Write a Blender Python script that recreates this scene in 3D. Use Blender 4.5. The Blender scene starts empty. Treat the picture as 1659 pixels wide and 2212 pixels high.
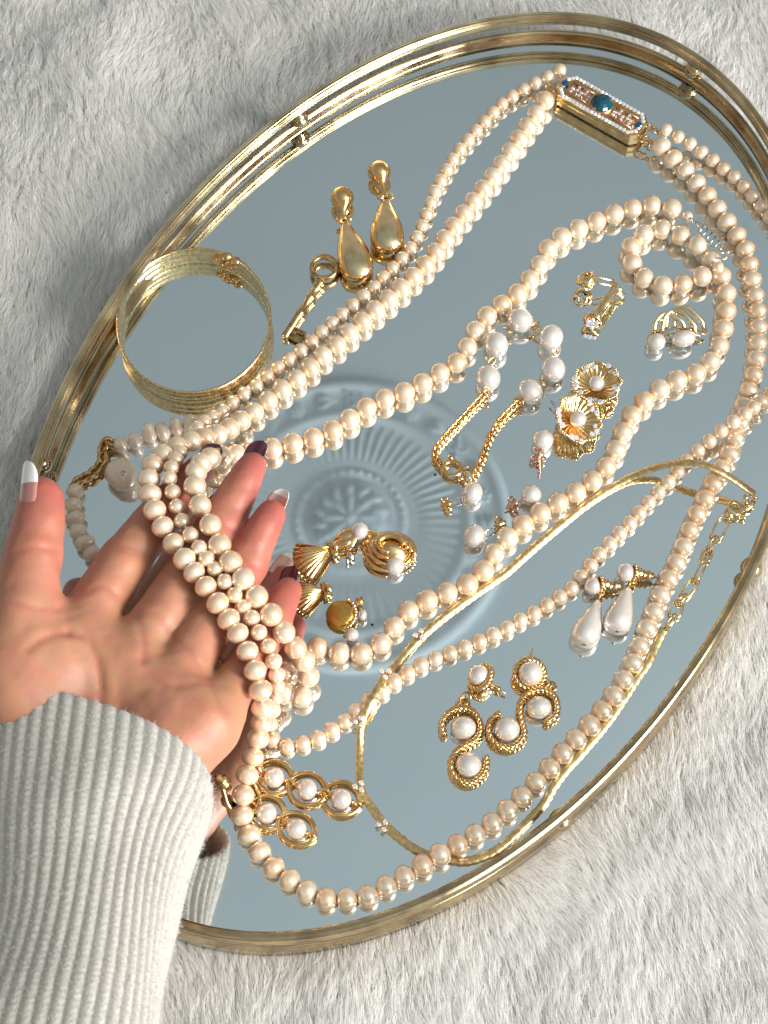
import bpy, math, random
import numpy as np
random.seed(7); rng = np.random.default_rng(7)
SC = bpy.context.scene
COL = SC.collection
MM = 0.001

# ------------------------------------------------------------------ camera
TH = math.radians(24.0); FPX = 3985.0; DIST = 690.0; CX, CY = 829.5, 1106.0
CAM = np.array([0, -DIST*math.sin(TH), DIST*math.cos(TH)])
RT = np.array([1.0, 0, 0]); UP = np.array([0, math.cos(TH), math.sin(TH)]); BK = np.array([0, -math.sin(TH), math.cos(TH)])
cd = bpy.data.cameras.new('camera'); cam = bpy.data.objects.new('camera', cd); COL.objects.link(cam)
cam.location = CAM*MM; cam.rotation_euler = (TH, 0, 0)
cd.sensor_fit = 'VERTICAL'; cd.sensor_height = 36.0; cd.lens = 36.0*FPX/2212.0
cd.clip_start = 0.01; cd.clip_end = 50
cd.dof.use_dof = True; cd.dof.focus_distance = 0.672; cd.dof.aperture_fstop = cd.lens/1.8
SC.camera = cam

def P(x, y, z=0.0):
    "the place (mm) at height z over the mirror that shows at measured photo position x, y"
    d = RT*(x-CX)/FPX - UP*(y-CY)/FPX - BK
    return CAM + d*((z-CAM[2])/d[2])
def proj(p):
    v = np.asarray(p) - CAM; d = -(v@BK)
    return CX + FPX*(v@RT)/d, CY - FPX*(v@UP)/d

# ------------------------------------------------------------------ world and window light
w = bpy.data.worlds.new('World'); SC.world = w; w.use_nodes = True
bg = w.node_tree.nodes['Background']; bg.inputs[0].default_value = (0.95, 0.90, 0.86, 1); bg.inputs[1].default_value = 0.40
def area(name, d, dist, sx, sy, power, col, target=(0, 0, 0)):
    l = bpy.data.lights.new(name, 'AREA'); l.shape = 'RECTANGLE'; l.size = sx; l.size_y = sy; l.energy = power; l.color = col
    o = bpy.data.objects.new(name, l); COL.objects.link(o)
    d = np.array(d)/np.linalg.norm(d); o.location = d*dist
    from mathutils import Vector
    o.rotation_euler = (Vector(target)-Vector(o.location)).to_track_quat('-Z', 'Y').to_euler()
    return o
area('window_light', (0.78, -0.36, 0.48), 3.1, 1.05, 1.0, 114, (1.0, 0.985, 0.96))
area('window_light', (0.68, -0.68, 0.24), 3.1, 1.0, .9, 58, (0.94, 0.975, 1.0))
SC.view_settings.view_transform = 'Standard'; SC.view_settings.look = 'None'; SC.view_settings.exposure = 0.24; SC.view_settings.gamma = 1.0
SC.render.engine = 'CYCLES'
SC.cycles.max_bounces = 10; SC.cycles.glossy_bounces = 8; SC.cycles.diffuse_bounces = 6; SC.cycles.caustics_reflective = True
SC.cycles.sample_clamp_indirect = 18.0

# ------------------------------------------------------------------ materials
def mat(name, col, rough=0.5, metal=0.0, **kw):
    m = bpy.data.materials.new(name); m.use_nodes = True
    nt = m.node_tree; b = nt.nodes['Principled BSDF']
    b.inputs['Base Color'].default_value = (*col, 1); b.inputs['Roughness'].default_value = rough; b.inputs['Metallic'].default_value = metal
    for k, v in kw.items():
        b.inputs[k.replace('_', ' ')].default_value = v
    return m
def nodes(m): return m.node_tree.nodes, m.node_tree.links, m.node_tree.nodes['Principled BSDF']
def noisy(m, scale, c0, c1, detail=4, bump=0.0, dist=0.0002, stretch=None, lo=.3, hi=.7, rough=None):
    "object-space noise over colour, roughness and relief"
    N, L, b = nodes(m)
    tc = N.new('ShaderNodeTexCoord'); mp = N.new('ShaderNodeMapping'); no = N.new('ShaderNodeTexNoise'); cr = N.new('ShaderNodeValToRGB')
    if stretch: mp.inputs['Scale'].default_value = stretch
    no.inputs['Scale'].default_value = scale; no.inputs['Detail'].default_value = detail
    L.new(tc.outputs['Object'], mp.inputs[0]); L.new(mp.outputs[0], no.inputs[0]); L.new(no.outputs[0], cr.inputs[0])
    cr.color_ramp.elements[0].position = lo; cr.color_ramp.elements[1].position = hi
    cr.color_ramp.elements[0].color = (*c0, 1); cr.color_ramp.elements[1].color = (*c1, 1)
    L.new(cr.outputs[0], b.inputs['Base Color'])
    if rough:
        mr = N.new('ShaderNodeMapRange'); L.new(no.outputs[0], mr.inputs[0]); mr.inputs[1].default_value = .3; mr.inputs[2].default_value = .7
        mr.inputs[3].default_value = rough[0]; mr.inputs[4].default_value = rough[1]; L.new(mr.outputs[0], b.inputs['Roughness'])
    if bump:
        bp = N.new('ShaderNodeBump'); bp.inputs['Strength'].default_value = bump; bp.inputs['Distance'].default_value = dist
        L.new(no.outputs[0], bp.inputs['Height']); L.new(bp.outputs[0], b.inputs['Normal'])
    return m
def pearl_mat(name, ca, cb, rough=0.30, coat=1.0, metal=.46):
    m = mat(name, ca, rough, metal, Coat_Weight=coat, Coat_Roughness=0.035, Coat_IOR=1.9, Subsurface_Weight=0.2, Subsurface_Scale=0.002, Specular_IOR_Level=0.9)
    N, L, b = nodes(m)
    b.inputs['Subsurface Radius'].default_value = (1.0, .6, .35)
    b.inputs['Sheen Weight'].default_value = 0.12; b.inputs['Sheen Roughness'].default_value = 0.3; b.inputs['Sheen Tint'].default_value = (1, .9, .85, 1)
    oi = N.new('ShaderNodeObjectInfo'); cr = N.new('ShaderNodeValToRGB')
    cr.color_ramp.elements[0].color = (*ca, 1); cr.color_ramp.elements[1].color = (*cb, 1)
    L.new(oi.outputs['Random'], cr.inputs[0])
    tc = N.new('ShaderNodeTexCoord'); no = N.new('ShaderNodeTexNoise'); no.inputs['Scale'].default_value = 1.6; no.inputs['Detail'].default_value = 3
    L.new(tc.outputs['Object'], no.inputs[0])
    mx = N.new('ShaderNodeMix'); mx.data_type = 'RGBA'; mx.blend_type = 'MULTIPLY'; mx.inputs[0].default_value = .15
    L.new(cr.outputs[0], mx.inputs[6]); L.new(no.outputs['Color'], mx.inputs[7]); L.new(mx.outputs[2], b.inputs['Base Color'])
    bp = N.new('ShaderNodeBump'); bp.inputs['Strength'].default_value = .05; bp.inputs['Distance'].default_value = .0004
    L.new(no.outputs[0], bp.inputs['Height']); L.new(bp.outputs[0], b.inputs['Normal'])
    return m
M = {}
M['pearl'] = pearl_mat('cream_pearl', (.95, .665, .42), (.98, .78, .565))
M['seed'] = pearl_mat('small_pearl', (.95, .675, .44), (.98, .77, .565))
M['white_pearl'] = pearl_mat('white_pearl', (.84, .74, .66), (.89, .79, .71), .24, 1.0, .42)
M['baroque'] = pearl_mat('freshwater_pearl', (.84, .66, .49), (.88, .73, .58), .36, .4, .12)
M['gold'] = noisy(mat('gold', (.9, .58, .2), .16, 1.0), 260, (.66, .40, .15), (.86, .58, .27), bump=.06, rough=(.10, .24))
M['pale_gold'] = noisy(mat('pale_gold', (.9, .7, .36), .2, 1.0), 320, (.72, .53, .27), (.88, .70, .42), bump=.08, rough=(.14, .28))
M['old_gold'] = noisy(mat('old_gold', (.6, .42, .15), .3, 1.0), 500, (.40, .25, .10), (.72, .48, .23), bump=.2, rough=(.22, .42))
M['satin_gold'] = noisy(mat('satin_gold', (.7, .42, .1), .4, 1.0), 900, (.60, .33, .06), (.74, .45, .12), bump=.25, rough=(.34, .5))
M['brass'] = noisy(mat('brass', (.78, .62, .36), .15, 1.0), 60, (.27, .20, .115), (.66, .52, .31), detail=6, bump=.05, rough=(.10, .26))
M['engraved'] = noisy(mat('engraved_gold', (.9, .62, .24), .2, 1.0), 900, (.60, .42, .19), (.88, .68, .38), bump=.3, dist=.0003, stretch=(1, 1, .35), rough=(.16, .30))
M['silver'] = mat('silver', (.72, .68, .62), .2, 1.0)
M['rose'] = mat('rose_gold', (.75, .42, .28), .25, 1.0)
M['string'] = mat('thread', (.8, .68, .5), .8)
M['crystal'] = mat('crystal', (.92, .90, .92), .04, 0.0, Transmission_Weight=.55, IOR=1.9, Specular_IOR_Level=.9)
M['blue'] = mat('teal_stone', (.0, .055, .075), .05, 0.0, IOR=1.6)
M['sapphire'] = mat('blue_stone', (.0, .06, .16), .05, 0.0, IOR=1.6)
M['dust'] = mat('dust', (.03, .03, .035), .9)
M['mirror'] = noisy(mat('mirror_glass', (.82, .875, .89), .012, 1.0), 14, (.82, .875, .89), (.83, .88, .895), detail=8, rough=(.006, .05))
M['felt'] = mat('tray_back', (.05, .04, .03), .9)

# ------------------------------------------------------------------ mesh tools (everything in mm)
class G:
    def __init__(s): s.v = []; s.f = []; s.n = 0
    def add(s, v, f):
        v = np.asarray(v, float).reshape(-1, 3); o = s.n
        s.v.append(v); s.f += [tuple(i+o for i in q) for q in f]; s.n += len(v); return s
    def sphere(s, c, r, nu=14, nv=9, M3=None):
        r = np.broadcast_to(np.asarray(r, float), 3); vs = [(0, 0, 1)]
        for j in range(1, nv):
            for i in range(nu):
                a = 2*math.pi*i/nu; b = math.pi*j/nv; vs.append((math.sin(b)*math.cos(a), math.sin(b)*math.sin(a), math.cos(b)))
        vs.append((0, 0, -1)); vs = np.array(vs)*r
        if M3 is not None: vs = vs@np.array(M3)
        f = [(0, 1+i, 1+(i+1) % nu) for i in range(nu)]
        for j in range(nv-2):
            for i in range(nu):
                a = 1+j*nu+i; b = 1+j*nu+(i+1) % nu; f.append((a, a+nu, b+nu, b))
        e = 1+(nv-2)*nu; L = len(vs)-1
        f += [(e+i, L, e+(i+1) % nu) for i in range(nu)]
        return s.add(vs+np.asarray(c), f)
    def grid(s, pts, closed_u=False, closed_v=False):
        pts = np.asarray(pts, float); nu, nv = pts.shape[:2]; f = []
        for i in range(nu if closed_u else nu-1):
            for j in range(nv if closed_v else nv-1):
                a = i*nv+j; b = i*nv+(j+1) % nv; c = ((i+1) % nu)*nv+(j+1) % nv; d = ((i+1) % nu)*nv+j; f.append((a, d, c, b))
        return s.add(pts.reshape(-1, 3), f)
    def tube(s, pts, r, n=8, closed=False, prof=None, up0=None, cap=True):
        pts = np.asarray(pts, float); N = len(pts)
        t = (np.roll(pts, -1, 0)-np.roll(pts, 1, 0)) if closed else np.gradient(pts, axis=0)
        t /= np.linalg.norm(t, axis=1)[:, None]+1e-12
        u = np.array(up0 if up0 is not None else ((0, 0, 1) if abs(t[0][2]) < .9 else (1, 0, 0)), float)
        rr = np.broadcast_to(np.asarray(r, float), N); out = []
        an = np.arange(n)*2*math.pi/n
        for k in range(N):
            if up0 is not None: u = np.array(up0, float)
            u = u-t[k]*(u@t[k]); u /= np.linalg.norm(u); v = np.cross(t[k], u)
            if prof is None: a, b = np.cos(an), np.sin(an)
            else: a, b = prof(an, k/max(1, N-1))
            out.append(pts[k]+rr[k]*(np.outer(a, u)+np.outer(b, v)))
        s.grid(np.array(out), closed_u=closed, closed_v=True)
        if cap and not closed:
            o = s.n-N*n; s.f.append(tuple(o+i for i in range(n))); s.f.append(tuple(s.n-1-i for i in range(n)))
        return s
    def lathe(s, prof, c, ax, n=24, ref=None):
        "profile of (radius, height) turned about axis ax at c"
        ax = np.array(ax, float); ax /= np.linalg.norm(ax)
        u = np.cross(ax, ref if ref is not None else ((0, 0, 1) if abs(ax[2]) < .9 else (1, 0, 0))); u /= np.linalg.norm(u); v = np.cross(ax, u)
        a = np.arange(n)*2*math.pi/n; ring = np.outer(np.cos(a), u)+np.outer(np.sin(a), v)
        return s.grid(np.array([np.asarray(c)+ax*h+ring*max(r, 1e-3) for r, h in prof]), closed_v=True)
    def box(s, c, X, Y, Z, bev=0.0):
        "box with half-axis vectors X, Y, Z and a chamfered top"
        c, X, Y, Z = (np.asarray(q, float) for q in (c, X, Y, Z)); vs = []
        for k, (q, sc) in enumerate(((-1, 1), (1-2*bev, 1), (1, 1-bev))):
            for a, b in ((-1, -1), (1, -1), (1, 1), (-1, 1)): vs.append(c+X*a*sc+Y*b*sc+Z*q)
        f = [(3, 2, 1, 0), (8, 9, 10, 11)]
        for k in (0, 4):
            for i in range(4): f.append((k+i, k+(i+1) % 4, k+4+(i+1) % 4, k+4+i))
        return s.add(vs, f)
    def gem(s, c, r, nrm=(0, 0, 1), n=8, h=.55):
        return s.lathe([(0, -h*r), (r, 0), (r*.98, .12*r), (r*.62, h*r*.8), (0, h*r*.8)], c, nrm, n)
    def mesh(s, name, smooth=True):
        me = bpy.data.meshes.new(name); me.from_pydata((np.vstack(s.v)*MM).tolist(), [], s.f); me.update()
        if smooth: me.polygons.foreach_set('use_smooth', [True]*len(me.polygons))
        return me
    def obj(s, name, m, parent=None, smooth=True):
        return link(name, s.mesh(name, smooth), m, parent)
def link(name, me, m, parent=None):
    o = bpy.data.objects.new(name, me); COL.objects.link(o)
    if m is not None and not me.materials: me.materials.append(M[m] if isinstance(m, str) else m)
    if parent is not None: o.parent = parent
    return o
def thing(name, label, cat, group=None):
    o = bpy.data.objects.new(name, None); COL.objects.link(o); o.empty_display_size = .005
    tag(o, label, cat, group); return o
def tag(o, label, cat, group=None):
    o['label'] = label; o['category'] = cat
    if group: o['group'] = group
    return o
def catmull(p, n=12, closed=False):
    p = np.asarray(p, float); out = []; N = len(p)
    for i in range(N if closed else N-1):
        if closed: a, b, c, d = p[(i-1) % N], p[i], p[(i+1) % N], p[(i+2) % N]
        else: a, b, c, d = p[max(i-1, 0)], p[i], p[i+1], p[min(i+2, N-1)]
        for t in np.arange(n)/n: out.append(.5*(2*b+(c-a)*t+(2*a-5*b+4*c-d)*t*t+(3*b-a-3*c+d)*t**3))
    if not closed: out.append(p[-1])
    return np.array(out)
def resample(p, step):
    d = np.r_[0, np.cumsum(np.linalg.norm(np.diff(p, axis=0), axis=1))]; n = max(2, int(round(d[-1]/step))+1)
    q = np.linspace(0, d[-1], n); return np.stack([np.interp(q, d, p[:, k]) for k in range(3)], 1)
def px(lst, z0): return np.array([P(a[0], a[1], a[2] if len(a) > 2 else z0) for a in lst])
from mathutils import Vector, Matrix
def quat(t, roll=0.0):
    q = Vector(t).to_track_quat('X', 'Z'); return q @ Matrix.Rotation(roll, 3, 'X').to_quaternion()
PEARL = {}
def pearl(parent, c, d, mt='pearl', axis=(1, 0, 0), name='pearl'):
    "one pearl: centre c, size d (along axis, across, across)"
    key = mt if mt != 'baroque' else 'baroque%d' % random.randint(0, 3)
    if key not in PEARL:
        g = G().sphere((0, 0, 0), 1000.0, 28, 18)
        if key.startswith('baroque'):
            v = g.v[0]/1000.; k = int(key[-1])
            g.v[0] = g.v[0]*(1+.05*np.sin(3*v[:, 0]+k)+.05*np.cos(4*v[:, 1]+2*k)+.04*np.sin(5*v[:, 2]*v[:, 0]+k))[:, None]
        me = g.mesh(name); me.materials.append(M[mt]); PEARL[key] = me
    o = bpy.data.objects.new(name, PEARL[key]); COL.objects.link(o); o.parent = parent
    d = np.broadcast_to(np.asarray(d, float), 3)
    o.location = np.asarray(c)*MM; o.rotation_mode = 'QUATERNION'; o.rotation_quaternion = quat(axis, random.random()*6.28)
    o.scale = d*MM/2
    return o
def rest_on_hand(q, r):
    "lift the points that would sink into the hand until they rest on it"
    q = q.copy(); near = [k for k in range(len(q)) if q[k][2] > 7]
    lift = np.zeros(len(q))
    for k in near:
        u, v = proj(q[k]); p = q[k].copy()
        for _ in range(4):
            h = np.hypot(V[:, 0]-p[0], V[:, 1]-p[1]); m_ = (h < r*.95) & (V[:, 2] > p[2]-25)
            if not m_.any(): break
            zs = (V[m_, 2]+np.sqrt(r*r-h[m_]**2)).max()
            if zs-p[2] > 16 or zs <= p[2]: break
            p = P(u, v, zs)
        lift[k] = p[2]-q[k][2]
    lift = np.maximum(lift, np.convolve(lift, (.25, .5, .25), 'same'))
    for k in near: u, v = proj(q[k]); q[k] = P(u, v, q[k][2]+lift[k])
    return q
def strand(parent, ctrl, z0, step, dia, axial, mt, jit=.035, rnd=0.0):
    c = catmull(px(ctrl, z0), 10); q = rest_on_hand(resample(c, step), dia/2); t = np.gradient(q, axis=0)
    for k in range(len(q)):
        s = 1+random.uniform(-jit, jit)
        pearl(parent, q[k]+rng.normal(0, rnd, 3)*(1, 1, .3), (axial*s, dia*s, dia*(1+random.uniform(-jit, jit))), mt, t[k]+rng.normal(0, .05, 3)*np.linalg.norm(t[k]))
    G().tube(resample(q, 2.0), .45, 6).obj('thread', 'string', parent)
    return q

# ------------------------------------------------------------------ setting: ceiling with plaster rose (seen in the mirror)
CZ = 2150.0
M['ceiling'] = noisy(mat('ceiling_paint', (.5, .58, .6), .8), 3.0, (.44, .54, .575), (.47, .57, .605), bump=.1, dist=.002)
M['plaster'] = noisy(mat('plaster', (.55, .62, .64), .75), 40.0, (.47, .565, .60), (.50, .595, .625), bump=.15, dist=.001)
g = G(); g.grid([[(-2600, -2600, CZ), (-2600, 2600, CZ)], [(2600, -2600, CZ), (2600, 2600, CZ)]])
o = g.obj('ceiling', 'ceiling', smooth=False); o['kind'] = 'structure'
def ceil_at(x, y):
    "point of the ceiling that the mirror shows at photo position x, y"
    a = P(x, y, 0); d = a-CAM; d[2] = -d[2]; return a+d*(CZ/d[2])
mc = ceil_at(757, 1128); RM = 264.0; RL = .5
md = thing('ceiling_medallion', 'pale plaster ceiling rose with sunburst, reflected in the middle of the mirror', 'ceiling rose')
def mring(name, prof, n=96):
    g = G(); g.lathe([(r*RM, -h*RL) for r, h in prof], mc, (0, 0, 1), n); g.obj(name, 'plaster', md)
mring('disc', [(1.0, 0), (1.0, 8), (.975, 15), (.94, 17), (.925, 11), (.915, 8), (.78, 7), (.77, 12), (.745, 16), (.72, 13), (.71, 8), (.42, 12), (.39, 14), (.375, 11), (.36, 11), (.35, 15), (.325, 16), (.305, 14.5), (.30, 12), (.285, 12), (.28, 15.5), (.255, 16), (.24, 13), (.215, 13), (.205, 20), (.19, 24), (.14, 25), (0, 27)])
def mput(name, g, ang, parent=md):
    "meshes made round the origin along +x, turned to angle ang on the rose"
    key = 'med_'+name
    if key not in PEARL: me = g().mesh(name); me.materials.append(M['plaster']); PEARL[key] = me
    o = bpy.data.objects.new(name, PEARL[key]); COL.objects.link(o); o.parent = parent
    o.location = mc*MM; o.rotation_euler = (0, 0, ang); o.scale = (1, 1, RL)
    return o
for k in range(60):
    mput('ray', lambda: G().tube([(.42*RM, 0, -13), (.50*RM, 0, -14), (.60*RM, 0, -12), (.68*RM, 0, -9)], [1.4, 2.6, 3.2, 1.8], 8), 2*math.pi*k/60)
def leaf_g():
    g = G()
    for s in (-1, 1):
        a = np.array([(.845*RM, -18+0*s, -8), (.85*RM+s*5, -6, -14), (.845*RM+s*9, 7, -13), (.845*RM+s*11, 17, -8)]); g.tube(catmull(a, 4), np.interp(np.arange(13), (0, 6, 12), (1.2, 5.5, 1)), 8)
    g.tube(catmull([(.845*RM, -20, -8), (.86*RM, 0, -15), (.84*RM, 20, -8)], 4), 2.4, 6); return g
def flower_g():
    g = G()
    for k in range(6):
        a = k*math.pi/3; g.sphere((.845*RM+9.5*math.cos(a), 9.5*math.sin(a), -10), (5.6, 5.6, 6), 10, 6)
    g.sphere((.845*RM, 0, -13), (5, 5, 6), 10, 6); return g
def scroll_g():
    g = G()
    for s in (-1, 1):
        th = np.linspace(0, 7.2, 26); r = 2.0+th*1.75; g.tube(np.stack([.845*RM+s*5+r*np.cos(th*s), -4*s+r*np.sin(th*s), -9-2.5*np.sin(th*.4)], 1), np.interp(th, (0, 3, 7.2), (3.4, 2.6, 1.2)), 7)
    for a in (-.9, -.3, .3, .9): g.tube([(.845*RM+10*math.sin(a), 6*a, -9), (.845*RM+16*math.sin(a*1.4), 17*a, -13), (.845*RM+21*math.sin(a*1.3), 24*a, -8)], [1.2, 4.2, 1.0], 7)
    return g
for k in range(28):
    if k % 4 == 0: mput('flower', flower_g, 2*math.pi*k/28+.2)
    elif k % 4 == 2: mput('scroll', scroll_g, 2*math.pi*k/28+.2)
    else: mput('leaf', leaf_g, 2*math.pi*k/28+.2)
for k in range(8): mput('petal', lambda: G().tube(catmull([(3, 0, -29), (.08*RM, 0, -37), (.15*RM, 0, -33), (.195*RM, 0, -26)], 4), np.interp(np.arange(13), (0, 7, 12), (2, 6.2, 2)), 8), 2*math.pi*k/8)
for k in range(14): mput('boss_leaf', lambda: G().tube(catmull([(.13*RM, 0, -26), (.18*RM, 3, -34), (.225*RM, -2, -27), (.245*RM, 4, -20)], 4), np.interp(np.arange(13), (0, 6, 12), (2, 6.0, 1.5)), 8), 2*math.pi*(k+.5)/14)
for k in range(36): mput('boss_bead', lambda: G().sphere((.335*RM, 0, -17), (4.2, 4.2, 5.5), 8, 6), 2*math.pi*k/36)
G().sphere(mc-np.array([0, 0, 15]), (11, 11, 6)).obj('rosette_button', 'plaster', md)

# ------------------------------------------------------------------ tray
EC = np.array([15.30, 29.14]); EA, EB = 204.2, 130.6; EAN = math.radians(-118.354)
def ell(t, z, off=0.0):
    c, s = np.cos(t), np.sin(t); nx, ny = c/EA, s/EB; L = np.hypot(nx, ny); a = EA*c+off*nx/L; b = EB*s+off*ny/L
    return np.stack([EC[0]+a*math.cos(EAN)-b*math.sin(EAN), EC[1]+a*math.sin(EAN)+b*math.cos(EAN), np.broadcast_to(z, np.shape(t))+0*c], -1)
def ell_t(x, y, z):
    p = P(x, y, z)[:2]-EC; a = p[0]*math.cos(EAN)+p[1]*math.sin(EAN); b = -p[0]*math.sin(EAN)+p[1]*math.cos(EAN)
    return math.atan2(b/EB, a/EA)
tray = thing('mirror_tray', 'oval vanity tray with mirror base and low brass gallery rail', 'tray')
TT = np.arange(260)*2*math.pi/260
def sweep(name, prof, m):
    g = G(); g.grid(np.array([ell(TT, z, o) for o, z in prof]).transpose(1, 0, 2), closed_u=True, closed_v=True); return g.obj(name, m, tray)
def ridged(o0, z0, r, n=40, k=9, amp=.07):
    a = -np.arange(n)*2*math.pi/n; rr = r*(1+amp*np.cos(k*a)*(np.cos(a-math.pi) > -.2)); return [(o0+q*math.cos(b), z0+q*math.sin(b)) for q, b in zip(rr, a)]
sweep('rail', [(o*.78, 13.0+(z-13.2)*1.12) for o, z in ridged(0, 13.2, 2.8)], 'brass')
sweep('rim', [(-2.2, .05), (-2.0, .9), (-1.6, 1.3), (-1.5, 2.2), (-1.2, 2.5), (-1.1, 3.6), (-.7, 4.3), (.2, 4.6), (.9, 4.2), (1.3, 3.2), (1.4, 2.0), (1.8, 1.6), (2.0, .6), (2.0, -7), (1.4, -8.2), (-2.2, -8.5)], 'brass')
g = G(); c = ell(TT, 0.0, -1.8); g.add(np.vstack([c, c-[0, 0, 3]]), [tuple(range(260)), tuple(range(519, 259, -1))]+[(i, i+260, (i+1) % 260+260, (i+1) % 260) for i in range(260)])
g.obj('mirror', 'mirror', tray, smooth=False)
g = G(); c = ell(TT, -8.3, -2.0); g.add(np.vstack([c, c+[0, 0, 5.0]]), [tuple(range(259, -1, -1)), tuple(range(260, 520))]); g.obj('backing', 'felt', tray, smooth=False)
posts = [ell_t(650, 268, 7), ell_t(1491, 158, 7), ell_t(108, 1000, 7), ell_t(1216, 1786, 7)]
posts += [ell_t(1745, 640, 7), ell_t(1630, 1230, 7) + .0, ell_t(40, 1560, 7), ell_t(560, 2025, 7)]
for k, t in enumerate(posts[:7]):
    p = ell(np.array([t]), 7.0)[0]
    g = G(); g.sphere(p, 4.1, 20, 14); g.lathe([(2.0, 2.5), (2.4, 3.0), (2.2, 3.6), (1.6, 4.2)], (p[0], p[1], 0), (0, 0, 1), 16); g.lathe([(1.6, 9.8), (2.2, 10.6), (2.2, 11.4)], (p[0], p[1], 0), (0, 0, 1), 16)
    g.obj('ball_post', 'brass', tray)

# ------------------------------------------------------------------ blanket and its fur
FZ = -9.2
M['fur'] = bpy.data.materials.new('fur'); M['fur'].use_nodes = True
_n, _l = M['fur'].node_tree.nodes, M['fur'].node_tree.links; _n.remove(_n['Principled BSDF'])
_d = _n.new('ShaderNodeBsdfDiffuse'); _t = _n.new('ShaderNodeBsdfTranslucent'); _x = _n.new('ShaderNodeMixShader'); _x.inputs[0].default_value = .5
for q in (_d, _t): q.inputs[0].default_value = (.93, .915, .895, 1)
_l.new(_d.outputs[0], _x.inputs[1]); _l.new(_t.outputs[0], _x.inputs[2]); _l.new(_x.outputs[0], _n['Material Output'].inputs[0])
M['backing'] = mat('blanket_cloth', (.8, .77, .74), .95)
def vnoise(x, y, s, seed):
    r = np.random.default_rng(seed).normal(size=(64, 64)); u = x/s+31.7; v = y/s+17.3
    i = np.floor(u).astype(int); j = np.floor(v).astype(int); a = u-i; b = v-j; a = a*a*(3-2*a); b = b*b*(3-2*b)
    f = lambda p, q: r[p % 64, q % 64]
    return (f(i, j)*(1-a)+f(i+1, j)*a)*(1-b)+(f(i, j+1)*(1-a)+f(i+1, j+1)*a)*b
def fur_base(x, y): return FZ + 1.3*vnoise(x, y, 46, 1) + .6*vnoise(x, y, 19, 2)
n = 110; xs = np.linspace(-330, 330, n); ys = np.linspace(-430, 430, n); X, Y = np.meshgrid(xs, ys, indexing='ij')
Z = fur_base(X, Y); ca, sa = math.cos(EAN), math.sin(EAN)
def ell_r(x, y): a = (x-EC[0])*ca+(y-EC[1])*sa; b = -(x-EC[0])*sa+(y-EC[1])*ca; return np.hypot(a/(EA+1.5), b/(EB+1.5))
Z = np.where(ell_r(X, Y) < 1.1, np.minimum(Z, -15.0), Z)
g = G(); g.grid(np.stack([X, Y, Z], -1)); o = g.obj('blanket', 'backing'); o['kind'] = 'structure'
NF = 560000
x = rng.uniform(-185, 215, NF*2); y = rng.uniform(-235, 255, NF*2)
er = ell_r(x, y); k = (er > .965); x, y, er = x[k][:NF], y[k][:NF], er[k][:NF]; NF = len(x)
CELL = 5.0
cx = np.floor(x/CELL + .5*vnoise(x, y, 9, 5)); cy = np.floor(y/(CELL*1.3) + .5*vnoise(x, y, 9, 6))
hx = np.sin(cx*127.1+cy*311.7)*43758.5; hx -= np.floor(hx); hy = np.sin(cx*269.5+cy*183.3)*43758.5; hy -= np.floor(hy)
kx = (cx+.2+.6*hx)*CELL; ky = (cy+.2+.6*hy)*CELL*1.3
ang = -math.pi/2 + .18 + .26*vnoise(x, y, 38, 3) + .16*vnoise(x, y, 14, 4) + rng.normal(0, .17, NF) + (hx-.5)*.22
lean = 1.08 + .08*vnoise(x, y, 26, 7) + rng.normal(0, .12, NF) + (hy-.5)*.08
ln = 8.5*(1+.14*vnoise(x, y, 20, 8)+rng.normal(0, .14, NF)); ln = np.clip(ln, 5, 21)
near = np.clip((er-.965)/.05, 0, 1); ln = ln*(.7+.3*near)
dx, dy = np.cos(ang), np.sin(ang); NPT = 5; pos = np.zeros((NF, NPT, 3)); z0 = fur_base(x, y); z0 = np.where(er < 1.1, np.minimum(z0, FZ)-.8*np.clip((1.04-er)/.06, 0, 1), z0)
for j in range(NPT):
    t = j/(NPT-1); th = lean*(.45+.75*t); fx = ln*t
    hor = fx*np.sin(th); ver = fx*np.cos(np.clip(th, 0, 1.5)); cl = .22*t**1.3*np.clip(near, 0, 1)
    tx = kx-x; ty = ky-y
    pos[:, j, 0] = x+dx*hor+tx*cl+rng.normal(0, .22*t, NF); pos[:, j, 1] = y+dy*hor+ty*cl+rng.normal(0, .22*t, NF); pos[:, j, 2] = z0+ver*1.05
hc = bpy.data.hair_curves.new('blanket_fur'); hc.add_curves([NPT]*NF)
hc.attributes['position'].data.foreach_set('vector', (pos.reshape(-1)*MM).astype(np.float32))
ra = hc.attributes.get('radius') or hc.attributes.new('radius', 'FLOAT', 'POINT')
rad = np.tile(np.array([.07, .07, .065, .05, .02]), NF)*MM; ra.data.foreach_set('value', rad.astype(np.float32))
hc.materials.append(M['fur']); fo = bpy.data.objects.new('blanket_fur', hc); COL.objects.link(fo); fo['kind'] = 'stuff'
tag(fo, 'long soft white pile of the fluffy blanket under the tray', 'fur')
SC.cycles_curves.shape = 'RIBBONS'; SC.cycles_curves.subdivisions = 2
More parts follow.
